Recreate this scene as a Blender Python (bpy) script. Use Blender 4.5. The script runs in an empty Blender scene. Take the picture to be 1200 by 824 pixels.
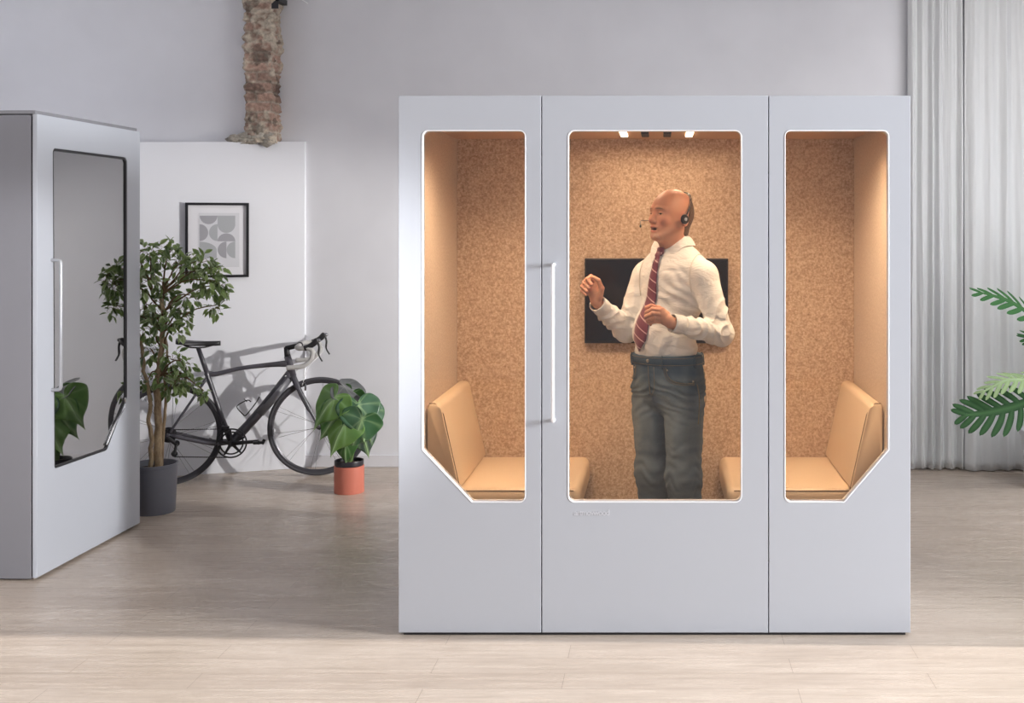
import bpy, bmesh, math, random
import numpy as np
from mathutils import Vector, Matrix, noise

random.seed(7)
PI = math.pi
scene = bpy.context.scene
COL = scene.collection
F_PX, CX, CY, CAMZ = 1346.0, 772.0, 267.0, 1.66   # measured focal length, vanishing point and eye height


def at(px, py, Y):
    """measured point: picture position at distance Y -> metres"""
    return Vector(((px - CX) / F_PX * Y, Y, CAMZ - (py - CY) / F_PX * Y))


# ------------------------------------------------------------------ materials
def srgb(r, g, b):
    def f(c):
        c /= 255.0
        return c / 12.92 if c <= 0.04045 else ((c + 0.055) / 1.055) ** 2.4
    return (f(r), f(g), f(b), 1.0)


MATS = {}


def mat(name, col, rough=0.5, metal=0.0, spec=0.5, coat=0.0, sheen=0.0, emit=None, estr=0.0, sss=0.0):
    m = bpy.data.materials.new(name)
    m.use_nodes = True
    b = m.node_tree.nodes['Principled BSDF']
    b.inputs['Base Color'].default_value = col
    b.inputs['Roughness'].default_value = rough
    b.inputs['Metallic'].default_value = metal
    b.inputs['Specular IOR Level'].default_value = spec
    b.inputs['Coat Weight'].default_value = coat
    b.inputs['Sheen Weight'].default_value = sheen
    if sss:
        b.inputs['Subsurface Weight'].default_value = sss
        b.inputs['Subsurface Scale'].default_value = 0.01
    if emit:
        b.inputs['Emission Color'].default_value = emit
        b.inputs['Emission Strength'].default_value = estr
    MATS[name] = m
    return m


def N(m, t):
    return m.node_tree.nodes.new(t)


def L(m, a, b):
    m.node_tree.links.new(a, b)


def bsdf(m):
    return m.node_tree.nodes['Principled BSDF']


def tex_noise(m, scale, detail=4, rough=0.6, coord='Object', mapping=None):
    tc = N(m, 'ShaderNodeTexCoord')
    n = N(m, 'ShaderNodeTexNoise')
    n.inputs['Scale'].default_value = scale
    n.inputs['Detail'].default_value = detail
    n.inputs['Roughness'].default_value = rough
    src = tc.outputs[coord]
    if mapping:
        mp = N(m, 'ShaderNodeMapping')
        mp.inputs['Scale'].default_value = mapping
        L(m, src, mp.inputs['Vector'])
        src = mp.outputs['Vector']
    L(m, src, n.inputs['Vector'])
    return n


def ramp(m, fac, stops):
    r = N(m, 'ShaderNodeValToRGB')
    e = r.color_ramp.elements
    while len(e) < len(stops):
        e.new(0.5)
    for i, (p, c) in enumerate(stops):
        e[i].position = p
        e[i].color = c
    L(m, fac, r.inputs['Fac'])
    return r


def bump(m, height, strength=0.3, dist=0.002):
    b = N(m, 'ShaderNodeBump')
    b.inputs['Strength'].default_value = strength
    b.inputs['Distance'].default_value = dist
    L(m, height, b.inputs['Height'])
    L(m, b.outputs['Normal'], bsdf(m).inputs['Normal'])
    return b


# painted plaster
m = mat('plaster', srgb(222, 222, 227), 0.75)
n = tex_noise(m, 1.3, 3)
r = ramp(m, n.outputs['Fac'], [(0.3, srgb(216, 216, 221)), (0.7, srgb(226, 226, 231))])
L(m, r.outputs['Color'], bsdf(m).inputs['Base Color'])
n2 = tex_noise(m, 60, 5)
bump(m, n2.outputs['Fac'], 0.08, 0.002)
m = mat('partition_paint', srgb(224, 225, 231), 0.7)
n2 = tex_noise(m, 8, 4)
bump(m, n2.outputs['Fac'], 0.06, 0.004)
mat('baseboard_paint', srgb(215, 214, 219), 0.5)
mat('ceiling_paint', srgb(225, 224, 226), 0.8)

# oak plank floor
m = mat('oak_planks', srgb(190, 170, 145), 0.36)
tc = N(m, 'ShaderNodeTexCoord')
mp = N(m, 'ShaderNodeMapping')
mp.inputs['Location'].default_value = (0.35, 0.07, 0)
L(m, tc.outputs['Object'], mp.inputs['Vector'])
br = N(m, 'ShaderNodeTexBrick')
br.offset = 0.37
br.inputs['Scale'].default_value = 1.0
br.inputs['Brick Width'].default_value = 1.35
br.inputs['Row Height'].default_value = 0.145
br.inputs['Mortar Size'].default_value = 0.0011
br.inputs['Mortar Smooth'].default_value = 0.2
br.inputs['Bias'].default_value = 0.0
br.inputs['Color1'].default_value = srgb(200, 187, 174)
br.inputs['Color2'].default_value = srgb(190, 176, 163)
br.inputs['Mortar'].default_value = srgb(146, 130, 114)
L(m, mp.outputs['Vector'], br.inputs['Vector'])
g = tex_noise(m, 3.0, 6, 0.65, mapping=(0.9, 14, 1))
gr = ramp(m, g.outputs['Fac'], [(0.28, (0.66, 0.63, 0.60, 1)), (0.72, (1.08, 1.07, 1.06, 1))])
mx = N(m, 'ShaderNodeMix')
mx.data_type = 'RGBA'
mx.blend_type = 'MULTIPLY'
mx.inputs['Factor'].default_value = 0.75
L(m, br.outputs['Color'], mx.inputs['A'])
L(m, gr.outputs['Color'], mx.inputs['B'])
g2 = tex_noise(m, 1.1, 5, 0.7, mapping=(1.5, 5, 1))
gr2 = ramp(m, g2.outputs['Fac'], [(0.35, (0.86, 0.84, 0.82, 1)), (0.65, (1.0, 1.0, 1.0, 1))])
mx2 = N(m, 'ShaderNodeMix')
mx2.data_type = 'RGBA'
mx2.blend_type = 'MULTIPLY'
mx2.inputs['Factor'].default_value = 0.8
L(m, mx.outputs['Result'], mx2.inputs['A'])
L(m, gr2.outputs['Color'], mx2.inputs['B'])
L(m, mx2.outputs['Result'], bsdf(m).inputs['Base Color'])
rr = ramp(m, g.outputs['Fac'], [(0.3, (0.34, 0.34, 0.34, 1)), (0.7, (0.24, 0.24, 0.24, 1))])
L(m, rr.outputs['Color'], bsdf(m).inputs['Roughness'])
bump(m, br.outputs['Fac'], -0.15, 0.001)

# pod surfaces
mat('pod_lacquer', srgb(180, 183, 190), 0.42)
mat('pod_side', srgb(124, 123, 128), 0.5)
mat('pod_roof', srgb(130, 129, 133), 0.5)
mat('pod_trim', srgb(250, 250, 252), 0.25)
mat('gasket', srgb(38, 37, 40), 0.5)
mat('logo_white', srgb(212, 214, 220), 0.4)
mat('handle_white', srgb(250, 250, 252), 0.25, spec=0.6)
mat('handle_grey', srgb(176, 177, 181), 0.3, metal=0.4)
mat('chrome_trim', srgb(200, 200, 204), 0.12, metal=1.0)


def felt(name, c1, c2, c3):
    m = mat(name, c2, 0.95, spec=0.15, sheen=0.15)
    n = tex_noise(m, 90, 5, 0.8)
    r = ramp(m, n.outputs['Fac'], [(0.30, c1), (0.5, c2), (0.66, c3)])
    L(m, r.outputs['Color'], bsdf(m).inputs['Base Color'])
    bump(m, n.outputs['Fac'], 0.5, 0.003)
    return m


felt('felt_back', srgb(146, 120, 98), srgb(200, 174, 150), srgb(232, 212, 190))
felt('felt_side', srgb(188, 164, 142), srgb(207, 186, 166), srgb(222, 204, 184))
mat('pod_ceiling', srgb(196, 160, 130), 0.6)
mat('pod_carpet', srgb(168, 156, 146), 0.95)
m = mat('seat_leather', srgb(232, 209, 180), 0.5)
n = tex_noise(m, 220, 3)
bump(m, n.outputs['Fac'], 0.1, 0.0006)
mat('seam_thread', srgb(120, 98, 78), 0.8)
mat('seat_base', srgb(150, 142, 134), 0.7)
mat('lamp_glow', (1, 1, 1, 1), 0.5, emit=(1.0, 0.82, 0.62, 1), estr=5.0)
mat('vent_black', srgb(20, 20, 28), 0.5)
mat('tv_screen', srgb(26, 19, 19), 0.15, spec=0.3)
mat('tv_bezel', srgb(24, 22, 24), 0.35)


def glass(name, refl, tint, spec_rough=0.0):
    m = bpy.data.materials.new(name)
    m.use_nodes = True
    nt = m.node_tree
    nt.nodes.remove(nt.nodes['Principled BSDF'])
    out = nt.nodes['Material Output']
    tr = nt.nodes.new('ShaderNodeBsdfTransparent')
    tr.inputs['Color'].default_value = tint
    gl = nt.nodes.new('ShaderNodeBsdfGlossy')
    gl.inputs['Roughness'].default_value = spec_rough
    mx = nt.nodes.new('ShaderNodeMixShader')
    if refl is None:
        fr = nt.nodes.new('ShaderNodeFresnel')
        fr.inputs['IOR'].default_value = 1.45
        nt.links.new(fr.outputs['Fac'], mx.inputs['Fac'])
    else:
        mx.inputs['Fac'].default_value = refl
    nt.links.new(tr.outputs['BSDF'], mx.inputs[1])
    nt.links.new(gl.outputs['BSDF'], mx.inputs[2])
    nt.links.new(mx.outputs['Shader'], out.inputs['Surface'])
    MATS[name] = m
    return m


glass('clear_glass', None, (0.97, 0.97, 0.965, 1))
glass('mirror_glass', 0.55, (0.5, 0.5, 0.52, 1))
mat('picture_glazing_paper', srgb(232, 231, 235), 0.35)

# ------------------------------------------------------------------ object helpers
def link(o, parent=None):
    COL.objects.link(o)
    if parent is not None:
        o.parent = parent
    return o


def mesh_obj(name, me, m, parent=None, smooth=False, auto=None):
    if m is not None:
        me.materials.append(MATS[m] if isinstance(m, str) else m)
    if smooth:
        me.polygons.foreach_set('use_smooth', [True] * len(me.polygons))
    o = bpy.data.objects.new(name, me)
    link(o, parent)
    if auto is not None:
        with_angle(me, auto)
    return o


def with_angle(me, ang):
    """smooth faces, sharp edges past ang"""
    me.polygons.foreach_set('use_smooth', [True] * len(me.polygons))
    bm = bmesh.new()
    bm.from_mesh(me)
    for e in bm.edges:
        if len(e.link_faces) == 2 and e.calc_face_angle(0) > ang:
            e.smooth = False
    bm.to_mesh(me)
    bm.free()


def obj(name, bm, m, parent=None, smooth=False, auto=None):
    me = bpy.data.meshes.new(name)
    bm.normal_update()
    bm.to_mesh(me)
    bm.free()
    return mesh_obj(name, me, m, parent, smooth, auto)


def thing(name, label, cat, loc=(0, 0, 0), rz=0, group=None):
    o = bpy.data.objects.new(name, None)
    o.empty_display_size = 0.1
    COL.objects.link(o)
    o.location = loc
    o.rotation_euler = (0, 0, rz)
    o['label'] = label
    o['category'] = cat
    if group:
        o['group'] = group
    return o


def tag(o, label, cat, group=None, kind=None):
    o['label'] = label
    o['category'] = cat
    if group:
        o['group'] = group
    if kind:
        o['kind'] = kind
    return o


def struct(o):
    o['kind'] = 'structure'
    return o


def box(bm, x0, x1, y0, y1, z0, z1, bev=0.0, seg=2):
    r = bmesh.ops.create_cube(bm, size=1.0)
    vs = r['verts']
    for v in vs:
        v.co = Vector(((x0 + x1) / 2 + v.co.x * (x1 - x0), (y0 + y1) / 2 + v.co.y * (y1 - y0), (z0 + z1) / 2 + v.co.z * (z1 - z0)))
    if bev > 0:
        es = list({e for v in vs for e in v.link_edges})
        bmesh.ops.bevel(bm, geom=es, offset=bev, segments=seg, profile=0.5, affect='EDGES')


def box_obj(name, dims, m, parent=None, bev=0.0, seg=2):
    bm = bmesh.new()
    box(bm, *dims, bev=bev, seg=seg)
    return obj(name, bm, m, parent, auto=0.6 if bev else None)


def tube(bm, pts, rad, seg=10, cap=True, flat=1.0, up=None):
    """swept circle along pts with radius rad (number or list); flat squashes one axis"""
    pts = [Vector(p) for p in pts]
    n = len(pts)
    if not hasattr(rad, '__len__'):
        rad = [rad] * n
    rings = []
    t0 = (pts[1] - pts[0]).normalized()
    ref = Vector(up) if up else (Vector((0, 0, 1)) if abs(t0.z) < 0.9 else Vector((0, 1, 0)))
    nrm = (ref - t0 * ref.dot(t0)).normalized()
    for i in range(n):
        if i == 0:
            t = pts[1] - pts[0]
        elif i == n - 1:
            t = pts[-1] - pts[-2]
        else:
            t = (pts[i + 1] - pts[i]).normalized() + (pts[i] - pts[i - 1]).normalized()
        t.normalize()
        nrm = (nrm - t * nrm.dot(t))
        nrm.normalize()
        bi = t.cross(nrm)
        ring = []
        for k in range(seg):
            a = 2 * PI * k / seg
            ring.append(bm.verts.new(pts[i] + (nrm * math.cos(a) + bi * math.sin(a) * flat) * rad[i]))
        rings.append(ring)
    for i in range(n - 1):
        for k in range(seg):
            bm.faces.new((rings[i][k], rings[i][(k + 1) % seg], rings[i + 1][(k + 1) % seg], rings[i + 1][k]))
    if cap:
        bm.faces.new(rings[0][::-1])
        bm.faces.new(rings[-1])


def smooth_path(pts, sub=6):
    pts = [Vector(p) for p in pts]
    out = []
    n = len(pts)
    for i in range(n - 1):
        p0 = pts[max(i - 1, 0)]
        p1, p2 = pts[i], pts[i + 1]
        p3 = pts[min(i + 2, n - 1)]
        for k in range(sub):
            t = k / sub
            out.append(0.5 * ((2 * p1) + (-p0 + p2) * t + (2 * p0 - 5 * p1 + 4 * p2 - p3) * t * t + (-p0 + 3 * p1 - 3 * p2 + p3) * t ** 3))
    out.append(pts[-1])
    return out


def lathe(bm, prof, c=(0, 0, 0), seg=40, closed=False):
    c = Vector(c)
    rings = []
    for r, z in prof:
        if r < 1e-6:
            rings.append([bm.verts.new(c + Vector((0, 0, z)))])
        else:
            rings.append([bm.verts.new(c + Vector((r * math.cos(2 * PI * k / seg), r * math.sin(2 * PI * k / seg), z))) for k in range(seg)])
    for a, b in zip(rings[:-1], rings[1:]):
        for k in range(seg):
            k2 = (k + 1) % seg
            if len(a) == 1 and len(b) > 1:
                bm.faces.new((a[0], b[k2], b[k]))
            elif len(b) == 1 and len(a) > 1:
                bm.faces.new((a[k], a[k2], b[0]))
            elif len(a) > 1:
                bm.faces.new((a[k], a[k2], b[k2], b[k]))
    bmesh.ops.recalc_face_normals(bm, faces=bm.faces[:])


def round_poly(pts, r, seg=6):
    """corner-rounded polygon; r number or list"""
    out = []
    n = len(pts)
    for i in range(n):
        p = Vector(pts[i]).to_2d()
        a = Vector(pts[i - 1]).to_2d()
        b = Vector(pts[(i + 1) % n]).to_2d()
        rr = r[i] if hasattr(r, '__len__') else r
        da, db = (a - p).normalized(), (b - p).normalized()
        ang = da.angle(db)
        d = rr / math.tan(ang / 2)
        s, e = p + da * d, p + db * d
        cen = p + (da + db).normalized() * (rr / math.sin(ang / 2))
        a0 = math.atan2(s.y - cen.y, s.x - cen.x)
        a1 = math.atan2(e.y - cen.y, e.x - cen.x)
        dd = (a1 - a0 + PI) % (2 * PI) - PI
        for k in range(seg + 1):
            t = a0 + dd * k / seg
            out.append((cen.x + rr * math.cos(t), cen.y + rr * math.sin(t)))
    return out


def offset_poly(pts, d):
    """grow (d>0) a closed polygon outward"""
    n = len(pts)
    area = sum(pts[i][0] * pts[(i + 1) % n][1] - pts[(i + 1) % n][0] * pts[i][1] for i in range(n))
    sg = 1 if area > 0 else -1
    out = []
    for i in range(n):
        p = Vector(pts[i])
        a = (p - Vector(pts[i - 1])).normalized()
        b = (Vector(pts[(i + 1) % n]) - p).normalized()
        na, nb = Vector((a.y, -a.x)) * sg, Vector((b.y, -b.x)) * sg
        m_ = (na + nb).normalized()
        out.append(tuple(p + m_ * (d / max(0.3, m_.dot(na)))))
    return out


def plate(name, outer, holes, y0, y1, m, parent=None, bev=0.0015):
    """plate in the local XZ plane with holes, from y0 (front) to y1"""
    cu = bpy.data.curves.new(name, 'CURVE')
    cu.dimensions = '2D'
    cu.fill_mode = 'BOTH'
    th = abs(y1 - y0)
    cu.extrude = th / 2 - bev
    cu.bevel_depth = bev
    cu.bevel_resolution = 2
    for loop in [outer] + list(holes):
        s = cu.splines.new('POLY')
        s.points.add(len(loop) - 1)
        for i, p in enumerate(loop):
            s.points[i].co = (p[0], p[1], 0, 1)
        s.use_cyclic_u = True
    if bev:
        cu.offset = -bev
    tmp = bpy.data.objects.new('tmp', cu)
    COL.objects.link(tmp)
    dg = bpy.context.evaluated_depsgraph_get()
    me = bpy.data.meshes.new_from_object(tmp.evaluated_get(dg))
    COL.objects.unlink(tmp)
    bpy.data.objects.remove(tmp)
    me.transform(Matrix.Translation((0, (y0 + y1) / 2, 0)) @ Matrix.Rotation(PI / 2, 4, 'X'))
    me.materials.clear()
    return mesh_obj(name, me, m, parent, auto=0.5)


# ------------------------------------------------------------------ room
BACKY = 7.97
CEIL = 3.75
LX, RX = -5.2, 3.25


def room():
    # floor
    bm = bmesh.new()
    box(bm, LX - 0.2, RX + 0.2, -3.2, BACKY + 0.35, -0.12, 0)
    struct(obj('floor', bm, 'oak_planks'))
    bm = bmesh.new()
    box(bm, LX - 0.2, RX + 0.2, -3.2, BACKY + 0.35, CEIL, CEIL + 0.15)
    struct(obj('ceiling', bm, 'ceiling_paint'))
    bm = bmesh.new()
    box(bm, LX - 0.2, RX + 0.2, BACKY, BACKY + 0.3, 0, CEIL)
    struct(obj('wall_back', bm, 'plaster'))
    # thicker left part of the back wall that ends at the bare pier
    bm = bmesh.new()
    box(bm, LX, -2.80, BACKY - 0.09, BACKY - 0.001, 0, CEIL)
    struct(obj('wall_back_recess', bm, 'plaster'))
    bm = bmesh.new()
    box(bm, LX - 0.2, LX, -3.2, BACKY, 0, CEIL)
    struct(obj('wall_left', bm, 'plaster'))
    # right wall: a wide window beside the camera, its far jamb ends the sunlit band on the floor
    wy0, wy1, wz0, wz1 = -2.4, WIN_END, 0.45, 3.68
    bm = bmesh.new()
    box(bm, RX, RX + 0.12, -3.2, wy0, 0, CEIL)
    box(bm, RX, RX + 0.12, wy1, BACKY, 0, CEIL)
    box(bm, RX, RX + 0.12, wy0, wy1, 0, wz0)
    box(bm, RX, RX + 0.12, wy0, wy1, wz1, CEIL)
    struct(obj('wall_right', bm, 'plaster'))
    for i, (a, b, c, d) in enumerate([(wy0, wy1, wz0, wz1)]):
        bm = bmesh.new()
        t = 0.04
        box(bm, RX + 0.03, RX + 0.07, a, a + t, c, d)
        box(bm, RX + 0.03, RX + 0.07, b - t, b, c, d)
        box(bm, RX + 0.03, RX + 0.07, a, b, c, c + t)
        box(bm, RX + 0.03, RX + 0.07, a, b, d - t, d)
        struct(obj('window_%d' % (i + 1), bm, 'baseboard_paint'))
    # baseboards
    bm = bmesh.new()
    box(bm, -2.46, RX, BACKY - 0.016, BACKY - 0.0005, 0.001, 0.085, bev=0.003)
    struct(obj('baseboard_back', bm, 'baseboard_paint'))


WIN_END = 4.53
room()

# white partition: its face runs at 18 degrees to the back wall, ends in a crisp corner
PW0 = Vector((-4.4, 7.2988, 0))
PW1 = Vector((-2.446, 7.93, 0))
PWD = (PW1 - PW0).normalized()


def on_wall(px, py):
    """point of the partition face seen at a picture position -> (u along face, z)"""
    t = (px - CX) / F_PX
    u = (t * PW0.y - PW0.x) / (PWD.x - t * PWD.y)
    Y = PW0.y + u * PWD.y
    return u, CAMZ - (py - CY) / F_PX * Y


def wall_pt(u, z, off=0.0):
    return PW0 + PWD * u + Vector((0, 0, z)) + Vector((PWD.y, -PWD.x, 0)) * off


bm = bmesh.new()
ul = (PW1 - PW0).length
fv = [PW0, PW1, Vector((-2.446, BACKY - 0.001, 0)), Vector((-4.4, BACKY - 0.092, 0))]
tops = [2.20, 2.255, 2.255, 2.20]
b_ = [bm.verts.new((p.x, p.y, 0.001)) for p in fv]
t_ = [bm.verts.new((p.x, p.y, z)) for p, z in zip(fv, tops)]
bm.faces.new(b_[::-1])
bm.faces.new(t_)
for i in range(4):
    j = (i + 1) % 4
    bm.faces.new((b_[i], b_[j], t_[j], t_[i]))
bmesh.ops.recalc_face_normals(bm, faces=bm.faces[:])
struct(obj('wall_partition', bm, 'partition_paint'))

# ------------------------------------------------------------------ bare brick pier
m = mat('bare_brick', srgb(170, 130, 110), 0.95)
at_ = N(m, 'ShaderNodeAttribute')
at_.attribute_name = 'Col'
n = tex_noise(m, 45, 6, 0.7)
r = ramp(m, n.outputs['Fac'], [(0.3, (0.55, 0.55, 0.55, 1)), (0.62, (1.15, 1.15, 1.15, 1))])
mx = N(m, 'ShaderNodeMix')
mx.data_type = 'RGBA'
mx.blend_type = 'MULTIPLY'
mx.inputs['Factor'].default_value = 0.85
L(m, at_.outputs['Color'], mx.inputs['A'])
L(m, r.outputs['Color'], mx.inputs['B'])
L(m, mx.outputs['Result'], bsdf(m).inputs['Base Color'])
bump(m, n.outputs['Fac'], 0.9, 0.01)


def pier():
    x0, x1 = -2.815, -2.625
    yf = 7.80
    z0, z1 = 2.238, CEIL - 0.002
    nz, na = 260, 64
    bm = bmesh.new()
    lay = bm.verts.layers.float_color.new('Col')
    per = []  # perimeter loop: left side, front, right side
    seq = []
    w = x1 - x0
    d = BACKY - 0.002 - yf
    tot = w + 2 * d
    for i in range(na + 1):
        s = tot * i / na
        if s < d:
            seq.append((x0, yf + d - s, -1, 0, s - d))
        elif s < d + w:
            seq.append((x0 + s - d, yf, 0, -1, s - d))
        else:
            seq.append((x1, yf + s - d - w, 1, 0, s - d))
    rows = []
    brickred, plast, mort = Vector((0.52, 0.30, 0.235)), Vector((0.60, 0.52, 0.42)), Vector((0.62, 0.55, 0.46))
    for j in range(nz + 1):
        z = z0 + (z1 - z0) * j / nz
        edge = 0.012 * noise.noise(Vector((0, 3.1, z * 5))) + 0.010 * noise.noise(Vector((5, 0, z * 22)))
        row = []
        for i, (x, y, nx, ny, s) in enumerate(seq):
            p = Vector((x, y, z))
            course = (z % 0.068) / 0.068
            off = 0.11 if int(z / 0.068) % 2 else 0.0
            bxp = ((s + off) % 0.19) / 0.19
            cz = min(course, 1 - course) * 0.068
            cx_ = min(bxp, 1 - bxp) * 0.19
            joint = min(cz, cx_)
            jm = max(0, 1 - joint / 0.012)
            nn = noise.noise(p * 14)
            nf = noise.noise(p * 48)
            cover = noise.noise(Vector((p.x * 5, p.y * 5, p.z * 2.2 + 4))) + 0.55 * noise.noise(p * 17)
            cover += max(0, (z - 2.95)) * 0.9
            cover += 0.8 * noise.noise(p * 33)
            cover = max(0, min(1, cover * 1.6 + 0.45))
            disp = 0.016 * nn + 0.013 * nf + (0.012 * cover) - 0.016 * jm * (1 - cover)
            px_ = x + nx * disp + edge * (-1 if x < (x0 + x1) / 2 else 1) * (0.9 if abs(x - (x0 + x1) / 2) > w * 0.3 else 0)
            py_ = y + ny * disp
            v = bm.verts.new((px_, py_, z))
            tone = 0.8 + 0.5 * noise.noise(Vector((int(z / 0.068) * 1.7, int((s + off) / 0.19) * 2.3, 0.3)))
            c = brickred.lerp(plast, 0.25) * tone
            c = c.lerp(mort, jm * 0.8)
            c = c.lerp(plast * (0.95 + 0.3 * nf), cover)
            if noise.noise(p * 9 + Vector((9, 9, 9))) > 0.34:
                c = c * 0.55
            v[lay] = (c.x, c.y, c.z, 1)
            row.append(v)
        rows.append(row)
    for j in range(nz):
        for i in range(na):
            bm.faces.new((rows[j][i], rows[j][i + 1], rows[j + 1][i + 1], rows[j + 1][i]))
    o = obj('wall_pier', bm, 'bare_brick', smooth=True)
    struct(o)
    # broken plaster rubble at the foot
    bm = bmesh.new()
    lay = bm.verts.layers.float_color.new('Col')
    rnd = random.Random(4)
    for k in range(34):
        t = rnd.random()
        cx_ = -2.90 + 0.26 * t
        hh = 0.05 * (0.35 + t) if cx_ < -2.80 else 0.05
        r = bmesh.ops.create_icosphere(bm, subdivisions=2, radius=0.02 + 0.018 * rnd.random())
        c = Vector((cx_, 7.84 - 0.03 * rnd.random(), 2.245 + hh * rnd.random()))
        tone = 0.7 + 0.5 * rnd.random()
        for v in r['verts']:
            q = v.co.copy()
            v.co = c + Vector((q.x * 1.5, q.y, q.z * 0.8)) * (1 + 0.7 * noise.noise(q * 60 + c * 9))
            v[lay] = (0.46 * tone, 0.42 * tone, 0.36 * tone, 1)
    o2 = obj('rubble', bm, 'bare_brick', o, smooth=True)
    # steel bracket stub at the top right of the pier
    bm = bmesh.new()
    box(bm, -2.63, -2.575, 7.80, BACKY - 0.01, 3.20, 3.235)
    box(bm, -2.63, -2.585, 7.80, 7.81, 3.15, 3.25)
    obj('steel_bracket', bm, 'gasket', o)


pier()
bm = bmesh.new()
tube(bm, [(-2.52, 7.955, 3.27), (-2.47, 7.955, 3.24), (-2.43, 7.957, 3.213)], 0.004, 6)
tag(obj('wall_cable', bm, 'pod_trim'), 'short white cable end high on the back wall right of the bare brick', 'cable')

# ------------------------------------------------------------------ the big glazed pod
PX0, PX1 = -1.059, 1.026
PF = 4.674          # front plane
PB = 5.95           # back
PZ = 2.198
S = 288.0


def fx(px):
    return (px - CX) / S


def fz(py):
    return CAMZ - (py - CY) / S


def window_poly(pts, r=0.022):
    return round_poly([(fx(a), fz(b)) for a, b in pts], r)


def bar_handle(name, x, z0, z1, yface, stand, m, parent, r=0.0075):
    bm = bmesh.new()
    c = 0.014
    y = yface - stand
    pts = [(x, yface, z1)]
    pts += [(x, y + c, z1), (x, y + c * 0.3, z1 - c * 0.3), (x, y, z1 - c)]
    pts += [(x, y, z0 + c), (x, y + c * 0.3, z0 + c * 0.3), (x, y + c, z0), (x, yface, z0)]
    tube(bm, pts, r, 12, up=(1, 0, 0))
    o = obj(name, bm, m, parent, auto=1.0)
    return o


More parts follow.
